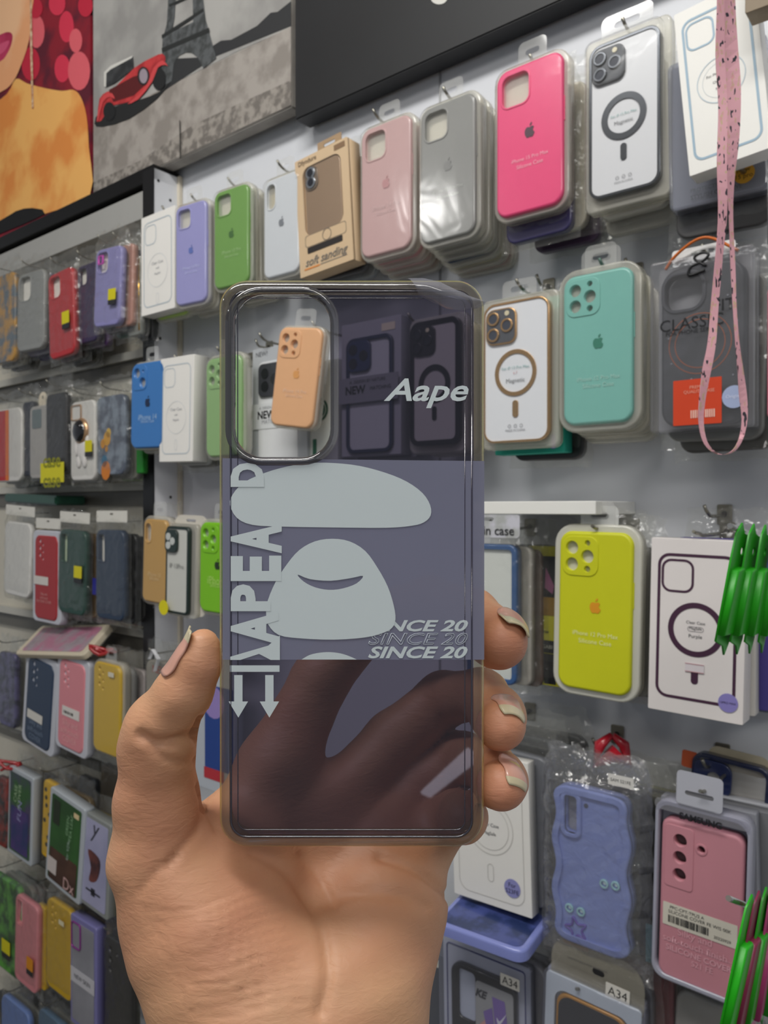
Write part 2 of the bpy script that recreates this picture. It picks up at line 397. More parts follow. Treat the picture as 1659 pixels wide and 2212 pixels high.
def seam(px):
    u = uof(px); return tag(wbox('trim_%d' % px, u-.0012, u+.0012, -CZ, .565, -.001, .0006, mat('#9b9ca0', .6)), kind='structure')
seam(950)
fl = bmesh.new(); box(fl, (-4, -3, -.05), (3, 4.5, 0)); tag(obj('floor', fl, mat('#8f8a82', .35, hex2='#7c776f', scale=3)), kind='structure')
ce = bmesh.new(); box(ce, (-4, -3, 2.85), (3, 4.5, 2.9)); tag(obj('ceiling', ce, mat('#e8e6e0', .8)), kind='structure')

# cream back board and rail of the left-hand bay
bay_u0 = -3.2
e = bpy.data.objects.new('display_bay', None); COL.objects.link(e); e.location = wall_pt(-1.5, -CZ, 0)
tag(e, 'greige slatted display bay on the left carrying rows of bagged phone cases', 'display panel')
def wpart(name, *a, **k):
    o = wbox(name, *a); o.parent = e; o.matrix_parent_inverse = Matrix.Translation(e.location).inverted(); return o
cream = mat('#d2ccbd', .5, var=.05)
wpart('back_board', bay_u0, u_part-.03, -1.3, .535, .000, .004, cream)
wpart('top_rail', bay_u0, u_part-.03, .485, .530, .004, .045, mat('#a9a8a4', .4))
for h in (.225, -.005, -.26, -.50, -.74):
    wpart('cross_rail', bay_u0, u_part-.03, h+.012, h+.036, .004, .012, mat('#6a675f', .4))
    wpart('ledge', bay_u0, u_part-.03, h+.038, h+.052, .004, .02, mat('#c9c6bc', .5))
# black-fronted white upright between the bays
e = bpy.data.objects.new('shelf_upright', None); COL.objects.link(e); e.location = wall_pt(u_part-.015, -CZ, 0)
tag(e, 'white upright panel with black front edge and screw holes dividing the two bays', 'upright')
wpart('white_panel', u_part-.026, u_part, -CZ, .555, .000, .0515, mat('#e1e2e6', .4, var=.02))
wpart('black_edge', u_part-.028, u_part+.001, -CZ, .555, .0515, .0535, BLACKM)
wpart('cream_edging', u_part, u_part+.006, -CZ, .556, .000, .006, mat('#d6cdbb', .6))
for (h, w) in ((.537, .043), (.512, .02), (.28, .04), (-.10, .04), (.02, .02)):
    bm = bmesh.new(); c = wall_pt(u_part+.0004, h, w)
    bmesh.ops.create_circle(bm, cap_ends=True, radius=.0026, segments=14, matrix=Matrix.Translation(c) @ WU.to_track_quat('Z', 'Y').to_matrix().to_4x4())
    o = obj('screw_hole', bm, mat('#2a2a2c', .6), e); o.matrix_parent_inverse = Matrix.Translation(e.location).inverted()
for h0 in (.455, .13, -.36):
    wpart('black_clip', u_part+.0002, u_part+.0012, h0, h0+.032 if h0 > .4 else h0+.075, .004, .018, mat('#1b1b1d', .5))
# black board under the pictures
tag(wbox('pelmet_board', -3.2, u_part+.0, .538, .5612, .002, .052, mat('#0e0e10', .3)), 'black board running under the portrait picture above the left bay', 'board')

# ------------------------------------------------------------------ pictures
def picture(name, label, px0, px1, h0, h1, w0, w1, base, side=None):
    e = bpy.data.objects.new(name, None); COL.objects.link(e); u0, u1 = uof(px0, w1), uof(px1, w1)
    e.location = wall_pt((u0+u1)/2, h0, 0); tag(e, label, 'picture')
    o = wbox('canvas', u0, u1, h0, h1, w0, w1, base, None, .0015); o.parent = e; o.matrix_parent_inverse = Matrix.Translation(e.location).inverted()
    return e
def print_on(e, name, m, polys, w):
    """flat printed areas lying on the canvas face; outlines measured on that plane"""
    bm = bmesh.new()
    for pl in polys:
        vs = [bm.verts.new(at(x, y, w)) for x, y in pl]; es = [bm.edges.new((vs[i], vs[(i+1) % len(vs)])) for i in range(len(vs))]
        bmesh.ops.triangle_fill(bm, use_beauty=True, edges=es)
    o = obj(name, bm, m, e); o.matrix_parent_inverse = Matrix.Translation(e.location).inverted(); return o
def smooth_pts(pts, n=4, closed=True):
    out = []; N = len(pts)
    for i in range(N if closed else N-1):
        p0, p1, p2, p3 = (pts[(i-1) % N] if closed or i > 0 else pts[i]), pts[i], pts[(i+1) % N], (pts[(i+2) % N] if closed or i < N-2 else pts[i+1])
        for k in range(n):
            t = k/n; out.append(tuple(.5*((2*p1[a])+(-p0[a]+p2[a])*t+(2*p0[a]-5*p1[a]+4*p2[a]-p3[a])*t*t+(-p0[a]+3*p1[a]-3*p2[a]+p3[a])*t**3) for a in range(len(p1))))
    if not closed: out.append(tuple(pts[-1]))
    return out
wp = .035
pa = picture('portrait_picture', 'colour portrait canvas of a bare-shouldered woman against red lights', -420, 197, .5625, 1.2, .004, wp, mat('#5a1026', .6, hex2='#8a1428', scale=14))
bok = [(145, 60, 16, 34), (80, 70, 18, 36), (68, 140, 20, 36), (136, 150, 17, 30), (172, 155, 24, 42), (186, 15, 16, 24), (125, 10, 18, 26), (165, 90, 14, 26), (78, 20, 16, 22)]
for i, c in enumerate(('#d8324e', '#e2626c', '#c2203c')):
    for k, (x, y, rx, ry) in enumerate(bok):
        if k % 3 == i: print_on(pa, 'printed_light', mat(c, .6), [[(x+rx*math.cos(a*.35), y+ry*math.sin(a*.35)) for a in range(18)]], wp+.0003+k*.00007)
skin_art = mat('#f0b464', .6, hex2='#e08c42', scale=9)
print_on(pa, 'printed_shoulders', skin_art, [smooth_pts([(-250, 330), (-120, 250), (-30, 232), (16, 205), (36, 172), (60, 182), (98, 192), (135, 198), (160, 196), (176, 212), (188, 252), (193, 320), (195, 423), (100, 462), (0, 505), (-120, 556), (-250, 610)], 3)], wp+.001)
print_on(pa, 'printed_face', mat('#eba877', .6, hex2='#f2c094', scale=8), [smooth_pts([(-200, -60), (-60, -80), (66, -40), (70, 30), (64, 90), (48, 140), (30, 178), (4, 200), (-60, 220), (-200, 150)], 3)], wp+.0014)
print_on(pa, 'printed_lips', mat('#a01a44', .5, hex2='#c23560', scale=20), [smooth_pts([(-60, 100), (-20, 88), (14, 72), (28, 76), (27, 95), (17, 118), (0, 136), (-60, 160)], 3)], wp+.0016)
print_on(pa, 'printed_lip_shine', mat('#d9577c', .5), [smooth_pts([(-30, 112), (0, 98), (22, 90), (12, 112), (-10, 124)], 3)], wp+.0018)
print_on(pa, 'printed_earring', mat('#b87a5a', .5, hex2='#e4c9a8', scale=90), [[(66, 0), (70, 0), (72, 120), (74, 236), (70, 236), (67, 120)]], wp+.0018)
print_on(pa, 'printed_dress', mat('#0b0b0d', .6), [smooth_pts([(-200, 640), (-100, 520), (0, 478), (35, 457), (70, 450), (98, 463), (0, 506), (-100, 550)], 2)], wp+.0018)
pb = picture('city_picture', 'black-and-white city canvas with an iron tower and a red vintage car', 202, 630, .562, 1.2, .012, wp, mat('#8b8680', .7, hex2='#a9a49d', scale=10))
print_on(pb, 'printed_sky', mat('#a8a6a2', .7, hex2='#8f8d8a', scale=9), [[(203, -600), (629, -900), (629, 62), (520, 110), (360, 190), (203, 262)]], wp+.0004)
print_on(pb, 'printed_ground', mat('#a39c95', .7, hex2='#8a837c', scale=26), [[(203, 262), (360, 190), (629, 60), (629, 205), (400, 312), (203, 408)]], wp+.0006)
print_on(pb, 'printed_cobbles', mat('#6f6963', .7, hex2='#9a938b', scale=70), [[(203, 395), (300, 350), (420, 270), (540, 215), (629, 175), (629, 228), (393, 338), (203, 424)]], wp+.0008)
print_on(pb, 'printed_treeline', mat('#2a2b2d', .7), [[(330, 160), (352, 130), (450, 125), (462, 100), (478, 90), (500, 88), (530, 72), (556, 58), (585, 30), (600, 28), (629, 5), (629, 58), (470, 122), (355, 198)]], wp+.001)
print_on(pb, 'printed_tower', mat('#3a3d3d', .7, hex2='#55585a', scale=80), [
    [(368, -60), (384, -60), (378, 40), (372, 72), (418, 50), (416, -60), (432, -60), (445, 45), (452, 70), (468, 128), (440, 150), (428, 126), (415, 116), (402, 115), (388, 122), (376, 140), (372, 178), (350, 188), (351, 120), (352, 88), (361, 55)]], wp+.0014)
print_on(pb, 'printed_tower_girders', mat('#1f2222', .7), [[(350, 78), (440, 20), (441, 27), (351, 86)], [(350, 106), (452, 62), (454, 72), (351, 116)], [(366, 12), (436, -20), (436, -14), (366, 18)]], wp+.0016)
print_on(pb, 'printed_car_shadow', mat('#191a1b', .7), [smooth_pts([(205, 268), (222, 240), (300, 218), (345, 200), (372, 175), (340, 215), (280, 258), (222, 275)], 2)], wp+.0016)
print_on(pb, 'printed_car', mat('#a3262c', .5, hex2='#c43a3c', scale=40), [smooth_pts([(212, 258), (216, 215), (232, 200), (246, 194), (292, 148), (330, 126), (352, 118), (358, 134), (334, 156), (322, 190), (300, 214), (262, 226), (240, 232), (220, 262)], 2)], wp+.0018)
print_on(pb, 'printed_car_body', mat('#5a1418', .5), [[(236, 196), (288, 168), (314, 160), (316, 184), (290, 208), (246, 222)]], wp+.002)
print_on(pb, 'printed_car_hood', mat('#26282a', .6, hex2='#3c3e40', scale=50), [[(226, 158), (240, 146), (288, 124), (290, 150), (248, 182), (230, 190)]], wp+.002)
print_on(pb, 'printed_car_trim', mat('#d8d6cf', .5), [[(226, 158), (240, 144), (288, 122), (286, 127), (240, 152), (231, 160), (230, 190), (226, 188)]], wp+.0022)
for q_ in (circ(344, 172, 15, 18, 24), circ(311, 166, 13, 18, 20), circ(237, 242, 13, 18, 20)): print_on(pb, 'printed_wheel', mat('#16181a', .6), [q_], wp+.0024)
print_on(pb, 'printed_wheel_rim', mat('#9b8f98', .6), [circ(311, 166, 9, 18, 16)], wp+.0026)
print_on(pb, 'printed_mudguard', mat('#d0474a', .5), [smooth_pts([(322, 176), (333, 148), (352, 132), (364, 146), (358, 142), (342, 148), (330, 178), (300, 216), (276, 226), (306, 202)], 2), smooth_pts([(216, 226), (226, 206), (243, 203), (249, 216), (238, 211), (224, 222), (214, 260), (210, 262)], 2)], wp+.0028)
print_on(pb, 'printed_crack', mat('#2b2926', .7), [[(388, 262), (390, 260), (391, 343), (389, 344)]], wp+.0028)
pc = picture('dark_picture', 'large nearly black canvas above the white board, right of the city picture', 637, 2300, .541, 1.25, .004, wp, mat('#17181b', .5, hex2='#131417', scale=5))
print_on(pc, 'printed_pale_spot', mat('#d8d6cf', .6), [circ(948, -2, 18, 16, 14)], wp+.0005)

# ------------------------------------------------------------------ upper row, right bay
def box_words(e, W, H, lines, x=0, z=.5, c='#4a4a4e'):
    for i, (s, k) in enumerate(lines): text(e, s, mat(c, .6), x*W, H*z-i*W*.1, W*k, -.0004)
# white carton, leftmost
e, W, H = item('phone_case_box', 'white carton with thin grey-blue case outline, left end of the upper row', 'box', 341, 567, 72, 216, .09)
paper_box(e, W, H, .022); outline_case(e, W, H, '#b4c0c8', ringc='#d9dbdc', ringz=.42, bar=True)
box_words(e, W, H, [('Clear Case', .34), ('with', .10), ('MagSafe', .18)], z=.5, c='#a9abae')
hook('wire hook holding the white outline carton at the left end', tip=(352, 442), wt=.10)
stack(e, W, H, .024, 1, 'blister', ['#b8d86a'], 'pack with a lime green edge behind the leftmost white carton', 'phone case', None)
# lavender
e, W, H = item('phone_case_pack', 'lavender silicone phone case in glossy pack with a bright wavy reflection', 'phone case', 412, 548, 66, 216, .09, yaw=6)
case_on(e, W, H, '#9c9acf', 'sq', logo='#5a6fb8', words=('iPhone 14 Pro', 'Silicone Case'), wordc='#c9cdf0', T=.012); blister(e, W, H)
hook('wire hook above the lavender case', tip=(414, 416), wt=.11); stack(e, W, H, .02, 2, 'blister', ['#c8c4bc', '#a7a49a'], 'clear pack behind the lavender case', 'phone case', 'packs behind the lavender case')
# green
e, W, H = item('phone_case_pack', 'leaf green silicone phone case in the upper row, right of the lavender one', 'phone case', 499, 513, 74, 212, .08, yaw=4)
case_on(e, W, H, '#71a04c', 'sq', logo='#3c6b2c', words=('iPhone 13 Pro', 'Silicone Case'), wordc='#a9cf8c', T=.012); blister(e, W, H)
hook('wire hook above the leaf green case', tip=(494, 380), wt=.11); stack(e, W, H, .02, 3, 'blister', ['#d6d3ca', '#c9c6bd', '#dcd8cf'], 'pale blister pack behind the leaf green case', 'phone case', 'packs behind the leaf green case')
# white silicone
e, W, H = item('phone_case_pack', 'white silicone phone case with grey apple emblem left of the tan carton', 'phone case', 607, 488, 76, 214, .075)
case_on(e, W, H, '#d5d9dd', 'oval', logo='#7d8188', insert='#cbbf9f', T=.011); blister(e, W, H)
hook('wire hook above the white silicone case', tip=(601, 343), wt=.11); stack(e, W, H, .02, 2, 'blister', ['#c7c9c8'], 'clear pack behind the white silicone case', 'phone case', 'packs behind the white silicone case')
# tan box
e, W, H = item('phone_case_box', 'tan windowed carton printed soft sanding holding a bronze case', 'box', 698, 453, 113, 262, .075, roll=-4)
tan = mat('#d5b995', .6, var=.05); win = rr(W*.74, H*.58, .012, .0, H*.62)
slab('carton', e, tan, rr(W, H, .001, 0, H/2, 2), 0, .004, [win], 0)
slab('carton_back', e, tan, rr(W, H, .001, 0, H/2, 2), .004, .024, [], 0)
slab('hang_flap', e, mat('#a98d6d', .6), rr(W*.45, .016, .001, W*.12, H+.006, 2), .006, .007, [rr(.02, .004, .002, W*.12, H+.007)])
c = slab('phone_case', e, mat('#a58a70', .3, .3, .4), rr(W*.68, H*.66, .01, 0, H*.58), .0015, .0038, [], .001)
slab('camera_island', c, mat('#8b7b6c', .25, .6), rr(W*.26, H*.2, .01, -W*.2, H*.8), .0002, .0016, [], .0005)
for dz in (.845, .765):
    slab('lens_ring', c, mat('#aab0b8', .2, .8), circ(-W*.2, H*dz, W*.085, 20), -.0012, .0004, [], .0005); slab('lens', c, mat('#2c2e36', .1, 0, .8), circ(-W*.2, H*dz, W*.055, 20), -.0016, -.0011)
decal('clear_window', e, clear('#ffffff', .02, '#ffffff', .09, .7, .08, .3, 25, .003), [win], -.0002)
decal('dark_corner', e, mat('#8a6c50', .6), [rr(W*.2, H*.045, .0005, W*.36, H*.955, 2)], -.0004)
text(e, 'Dfyndure', mat('#5a4a3c', .6), -W*.25, H*.955, W*.35)
slab('printed_bar', e, mat('#2a2422', .5), rr(W*.66, H*.05, .001, W*.0, H*.205, 2), -.0006, .0); ring_poly(W*.05, H*.285, W*.075, W*.085, -.0005, 'printed_ring', e, mat('#7d7468', .6))
decal('printed_case_outline', e, mat('#8f8270', .6), [rr(W*.78, H*.1, .004, W*.02, H*.285)], -.0003, [[rr(W*.76, H*.092, .004, W*.02, H*.285)]])
text(e, 'soft sanding', mat('#7b756d', .6), W*.02, H*.10, W*.8, shear=.35, bold=.01); decal('orange_underline', e, mat('#e08a3c', .5), [rr(W*.3, H*.012, .0004, -W*.26, H*.055, 2)], -.0005)
decal('grey_underline', e, mat('#8d857b', .5), [rr(W*.5, H*.006, .0003, W*.15, H*.058, 2)], -.0005)
hook('wire hook holding the tan soft sanding carton', tip=(697, 306), wt=.10)
stack(e, W, H, .027, 2, 'bag', ['#2e2c2e', '#8a8f92'], 'dark bagged case behind the tan carton', 'phone case', 'bags behind the tan carton', scale=.95)
# dusty pink
e, W, H = item('phone_case_pack', 'dusty pink silicone phone case in blister pack beside the tan carton', 'phone case', 832, 406, 107, 282, .075)
case_on(e, W, H, '#c9a5a3', 'sq', logo='#c18f90', words=('iPhone 14 Pro', 'Silicone Case'), wordc='#dcc0be', T=.012); blister(e, W, H)
hook('wire hook above the dusty pink case', tip=(808, 232), wt=.11); stack(e, W, H, .022, 3, 'blister', ['#c9989c', '#cf9ea4', '#a88f88'], 'pinkish blister pack behind the dusty pink case', 'phone case', 'packs behind the dusty pink case')
# grey
e, W, H = item('phone_case_pack', 'plain grey silicone phone case hanging in front of a thick stack of packs', 'phone case', 965, 368, 118, 297, .085)
case_on(e, W, H, '#8f8f8c', 'sq', logo='#858583', words=('iPhone 15 Pro Max', 'Silicone Case'), wordc='#c3c3bf', T=.011, rough=.28); blister(e, W, H)
hook('wire hook above the plain grey case', tip=(960, 184), wt=.12); stack(e, W, H, .017, 5, 'blister', ['#5b5a66', '#8b8a86', '#2a3c58', '#a39c7c', '#b59a98'], 'blister pack in the stack behind the grey case', 'phone case', 'packs behind the grey case', dw=.0135)
# hot pink
e, W, H = item('phone_case_pack', 'hot pink silicone phone case with black apple emblem', 'phone case', 1141, 296, 143, 322, .09)
case_on(e, W, H, '#f04a80', 'sq', logo='#4a2338', words=('iPhone 15 Pro Max', 'Silicone Case'), wordc='#f7b6c6', T=.011, rough=.3); blister(e, W, H)
hook('wire hook above the hot pink case', tip=(1147, 113), wt=.125)
stack(e, W, H, .02, 1, 'bag', ['#3a3562'], 'indigo bagged case showing below the hot pink case', 'phone case', None, dz=-.022)
stack(e, W, H, .042, 2, 'bag', ['#c6c0b0', '#44304a'], 'bagged case at the back behind the hot pink case', 'phone case', 'bags behind the hot pink case', dz=-.012, dx=.006)
# black framed magnetic
wd = [('For iP 15 Pro Max', '#7aa8a4', .03, .36), ('Magnetic', '#77797c', -.08, .26)]
e, W, H = item('phone_case_pack', 'clear phone case with dark chrome frame and ring, printed Magnetic', 'phone case', 1346, 248, 154, 338, .085)
magnet_case(e, W, H, '#5a5d62', words=wd, ringw=.27, fr=.0028, camfill='#33363c', back='#dcdde0'); text(e, 'MADE IN CHINA', mat('#8a8a8e', .6), 0, H*.075, W*.26, -.0002)
for i in (-1, 0, 1): ring_poly(i*W*.09, H*.105, W*.018, W*.024, -.0002, 'printed_mark', e, mat('#8a8a8e', .6), 12)
slab('blister_tray', e, MILK, rr(W*1.2, H*1.13, .007, W*.01, H*.495), .006, .018, [], .002)
bm = bmesh.new(); plate(bm, rr(W*1.1, H*1.06, .009, 0, H/2), -.005, .006, [], .003, back=False); obj('blister_cover', bm, GLASSY, e)
hangtab(e, W, H*1.06, clear('#ffffff', .13, '#f2f2ee', .06), .05, .02, .008)
hook('wire hook above the dark chrome framed case', tip=(1347, 33), wt=.12); stack(e, W, H, .022, 2, 'bag', ['#c9c7bd', '#b3b0a6'], 'clear bagged case behind the dark chrome framed case', 'phone case', 'bags behind the dark chrome framed case', scale=.97, dz=-.012)
# big white MagSafe carton
e, W, H = item('phone_case_box', 'large white carton with pale blue case outline behind the pink strap', 'box', 1556, 172, 176, 372, .115, roll=-5.5)
paper_box(e, W, H, .020, m=mat('#f2f0ea', .5, var=.02)); outline_case(e, W, H, '#9fb9cb', ringc='#c3d0d8', camsz=.36, lw=.002, ringz=.5)
ring_poly(0, H*.5, W*.225, W*.229, -.0004, 'printed_inner_ring', e, mat('#cfd8de', .6)); box_words(e, W, H, [('For Phone 15 Pro', .34), ('Clear Case', .2), ('MagSafe', .14)], z=.54)
# clear protective pack behind it
e, W, H = item('phone_case_pack', 'wide grey clear-plastic pack with a round gold sticker, below the large white carton', 'phone case', 1545, 270, 215, 330, .08, yaw=2, roll=-1)
slab('backing_card', e, mat('#8b8c92', .4), rr(W*.95, H*.97, .003, 0, H/2), .006, .008); slab('blister_tray', e, clear('#e8eaf2', .22, '#c9ccd6', .10, .6, .08), rr(W, H, .006, 0, H/2), 0, .014, [], .003)
text(e, 'PROTECTION', mat('#2b2c30', .5), -W*.10, H*.115, W*.36, .0035); text(e, 'STYLISH CREATIVE', mat('#2b2c30', .5), -W*.02, H*.07, W*.52, .0035, bold=.02)
sticker(e, W*.27, H*.13, .017, 0, '#e0a526', 'New\n15 pro', '#5a3c10', -.0006, 'gold_sticker', True)
stack(e, W, H, .018, 1, 'bag', ['#4b4a4a'], 'dark bagged pack behind the wide pack with the gold sticker', 'phone case', None, dz=-.022)
hook('long bare silver hook crossing the right edge below the large white carton', tip=(1590, 322), wt=.155, r=.0022, showplate=False)
# brown corner of a carton at the top edge
e, W, H = item('hanging_carton', 'brown carton corner at the top right edge of the frame', 'box', 1640, -70, 66, 180, .15)
paper_box(e, W, H, .02, '#8b7a62')
# thing at right edge
e, W, H = item('phone_case_pack', 'black phone case with chrome rim cut by the right edge, upper part', 'phone case', 1700, 430, 88, 200, .14)
case_on(e, W, H, '#26262c', '', T=.01, insert=None); o_ = rr(W, H, .17*W, 0, H/2); slab('chrome_rim', e, mat('#b6b8be', .15, 1), o_, -.001, .008, [inset(o_, .002)], .0006)

# ------------------------------------------------------------------ second row, right bay
e, W, H = item('phone_case_pack', 'cornflower blue phone case with black apple emblem in front of the black upright', 'phone case', 318, 875, 72, 185, .10, roll=1.5)
case_on(e, W, H, '#3f7cc0', 'l2', logo='#1c2c4c', words=('iPhone 14', 'Silicone Case'), wordc='#a9c8e8', T=.010); blister(e, W, H, grow=.003, cover=False)
hook('wire hook above the cornflower blue case', tip=(322, 772), wt=.11); stack(e, W, H, .02, 1, 'blister', ['#bdb49c'], 'beige pack behind the cornflower blue case', 'phone case', None)
e, W, H = item('phone_case_box', 'tall narrow white carton right of the cornflower blue case', 'box', 381, 884, 72, 226, .10, roll=1.5)
paper_box(e, W, H, .026); outline_case(e, W, H, '#c3ccd2', ringc='#dadcdd', ringz=.42, bar=True); box_words(e, W, H, [('Clear Case', .34), ('with', .10), ('MagSafe', .18)], c='#a9abae')
hook('wire hook above the tall narrow white carton', tip=(378, 764), wt=.12); stack(e, W, H, .03, 2, 'bag', ['#a9aba6', '#6e6d68'], 'clear bagged case behind the tall narrow white carton', 'phone case', 'bags behind the tall narrow white carton', scale=.93)
e, W, H = item('phone_case_pack', 'pale green phone case partly hidden by the left edge of the held case', 'phone case', 482, 878, 76, 215, .09)
case_on(e, W, H, '#8fb577', 'l3', words=(), T=.011); blister(e, W, H); hook('wire hook above the pale green case', tip=(470, 745), wt=.10)
# seen through the camera hole
e, W, H = item('phone_case_box', 'grey and white carton printed NEW with a dark camera unit, seen through the camera opening', 'box', 603, 885, 118, 278, .055)
paper_box(e, W, H, .02, '#b9bcc0'); slab('case_back', e, mat('#e4e5e6', .4), rr(W*.72, H*.86, .009, -W*.02, H*.46), -.001, 0, [], .0005)
c = slab('camera_unit', e, mat('#3b3c42', .35, 0, .4), rr(W*.46, H*.26, .008, -W*.12, H*.74), -.0045, -.001, [], .001)
for dx, dz in ((-.1, .05), (-.1, -.05), (.08, 0)): slab('lens', c, mat('#1d1e24', .15, 0, .8), circ(-W*.12+dx*W, H*.74+dz*H, W*.07, 16), -.0052, -.0044)
slab('paper_band', e, mat('#dfe1e2', .5), rr(W, H*.2, .0005, 0, H*.46, 2), -.0018, -.0006); text(e, 'NEW', mat('#1d1d20', .5), -W*.22, H*.47, W*.32, -.0021, bold=.03); text(e, 'A. DESIGN BY NATURE', mat('#8a8a8e', .5), -W*.1, H*.525, W*.5, -.0021)
text(e, 'MATCHING', mat('#8a8a8e', .5), -W*.1, H*.415, W*.4, -.0021); text(e, 'NEW?', mat('#55565a', .5), -W*.32, H*.955, W*.22, -.0004)
hook('wire hook with an orange ribbon seen through the camera opening', tip=(562, 716), wt=.11)
e, W, H = item('phone_case_pack', 'peach orange phone case tilted in front of the NEW carton, seen through the camera opening', 'phone case', 638, 815, 92, 214, .10, roll=8, yaw=8)
case_on(e, W, H, '#e6b184', 'l3', logo='#e0a060', words=('iPhone 14 Pro', 'Silicone Case'), wordc='#efcdb0', T=.012); blister(e, W, H, grow=.003, cover=False)
hook('wire hook above the peach orange case', tip=(676, 690), wt=.11)
e, W, H = item('phone_case_box', 'off-white carton with a round dark green emblem behind the peach case', 'box', 694, 905, 70, 250, .05)
paper_box(e, W, H, .02, '#d9dcd6'); em = slab('green_emblem', e, mat('#2c5a48', .5), circ(-W*.05, H*.58, W*.26, 28), -.0008, 0); ring_poly(-W*.05, H*.58, W*.19, W*.21, -.0010, 'emblem_ring', em, mat('#c9d2cc', .5))
decal('emblem_figure', em, mat('#c9d2cc', .5), [[(-W*.05+a*W*.17, H*.58+b*W*.17) for a, b in ((-.3, -.9), (-.5, .1), (-.3, .5), (-.25, .9), (0, .7), (.25, .9), (.3, .5), (.5, .1), (.3, -.9), (.15, -.1), (-.15, -.1))]], -.0010)
decal('green_stripe', e, mat('#2f6a50', .5), [rr(W*.12, H*.26, .0004, -W*.2, H*.2, 2)], -.0004)
# seen through the tinted back
e, W, H = item('phone_case_box', 'carton with dark blue framed case and NEW MATCHING band, seen through the tinted panel', 'box', 800, 838, 128, 292, .065)
paper_box(e, W, H, .02, '#a9a9b0'); o_ = rr(W*.78, H*.86, .012, 0, H*.45); slab('case_frame', e, mat('#1e2a48', .35, 0, .4), o_, -.004, 0, [inset(o_, .0045)], .001); slab('case_back', e, mat('#c6c7cc', .4), inset(o_, .004), -.0012, 0)
c = slab('camera_island', e, mat('#26345a', .3, 0, .5), rr(W*.38, W*.4, .008, -W*.16, H*.74), -.005, -.001, [], .001)
for dx, dz in ((-.09, .09), (-.09, -.09), (.09, 0)): slab('lens', c, mat('#10131c', .15, 0, .8), circ(-W*.16+dx*W, H*.74+dz*W, W*.07, 16), -.0058, -.0048)
slab('paper_band', e, mat('#8a8a92', .5), rr(W, H*.19, .0005, 0, H*.49, 2), -.0058, -.005); text(e, 'NEW', mat('#111114', .5), -W*.2, H*.49, W*.34, -.0062, bold=.03); text(e, 'MATCHING', mat('#26262a', .5), W*.22, H*.49, W*.34, -.0062); text(e, 'A. DESIGN BY NATURE', mat('#3a3a3e', .5), 0, H*.55, W*.6, -.0062)
sticker(e, W*.3, H*.93, W*.22, H*.055, '#e6d9c0', y=-.0006, name='price_sticker')
stack(e, W, H, .024, 1, 'carton', ['#8d8c92'], 'grey carton behind the NEW MATCHING carton', 'box', None, dx=.006)
e, W, H = item('phone_case_pack', 'black framed magnetic case seen through the tinted panel behind the word Aape', 'phone case', 938, 826, 108, 272, .085)
magnet_case(e, W, H, '#17171a', 0, back='#b9b4b2', words=(), ringw=.3, fr=.006, camfill='#1d1c20'); slab('blister_tray', e, MILK, rr(W*1.16, H*1.1, .01, 0, H*.49), .006, .018, [], .002)
hook('wire hook above the black framed magnetic case behind the tinted panel', tip=(884, 672), wt=.11); stack(e, W, H, .022, 2, 'blister', ['#b99a8c', '#8b8a88'], 'pack behind the black framed magnetic case', 'phone case', 'packs behind the black framed magnetic case')
# gold
wd = [('For iP 13 Pro Max', '#86b0ae', .07, .42), ('6.7', '#d0a0a4', .0, .06), ('Magnetic', '#77797c', -.11, .28)]
e, W, H = item('phone_case_pack', 'white phone case with gold frame, gold lens rings and gold magnet ring', 'phone case', 1113, 802, 142, 306, .085)
magnet_case(e, W, H, '#cfa572', words=wd, back='#e6e8ec'); text(e, 'MADE IN CHINA', mat('#8a8a8e', .6), 0, H*.085, W*.3, -.0002)
for i in (-1, 0, 1): ring_poly(i*W*.09, H*.115, W*.018, W*.024, -.0002, 'printed_mark', e, mat('#8a8a8e', .6), 12)
slab('blister_tray', e, MILK, rr(W*1.17, H*1.09, .008, W*.01, H*.5), .006, .016, [], .002); bm = bmesh.new(); plate(bm, rr(W*1.08, H*1.05, .009, 0, H/2), -.005, .006, [], .003, back=False); obj('blister_cover', bm, GLASSY, e); hangtab(e, W, H*1.04, clear('#ffffff', .13, '#f2f2ee', .06), .04, .018, .008)
hook('wire hook above the gold framed case', tip=(1118, 598), wt=.12)
e2, W2, H2 = item('phone_case_box', 'teal carton showing below and right of the gold framed case', 'box', 1142, 815, 150, 330, .055)
paper_box(e2, W2, H2, .018, '#149a86'); decal('violet_patch', e2, mat('#8a86d8', .4), [rr(W2*.06, H2*.09, .0005, W2*.35, H2*.07, 2)], -.0004)
text(e2, 'OK', WHITE, W2*.42, H2*.16, W2*.09)
stack(e2, W2, H2, .02, 1, 'bag', ['#1d1b1e'], 'black bagged case at the very back behind the teal carton', 'phone case', None, dx=.012, dz=-.006)
# turquoise
e, W, H = item('phone_case_pack', 'turquoise phone case with dark green apple emblem and round lens openings', 'phone case', 1289, 751, 150, 328, .085)
case_on(e, W, H, '#7cbcb0', 'l3', logo='#2f7f68', words=('iPhone 12 Pro Max', 'Silicone Case'), wordc='#a9d3c8', T=.010, rough=.35, wwid=.62, wordz=.3, insert='#b9aa98'); blister(e, W, H, depth=.02, grow=.007); hangtab(e, W, H+.007, clear('#ffffff', .13, '#f2f2ee', .06), .04, .018, .009)
hook('wire hook with a greenish tip above the turquoise case', tip=(1298, 553), wt=.125, hexc='#5f7a70'); stack(e, W, H, .023, 3, 'blister', ['#9a9a94', '#b3a994', '#c2bfb4'], 'blister pack behind the turquoise case', 'phone case', 'packs behind the turquoise case', dw=.0145)
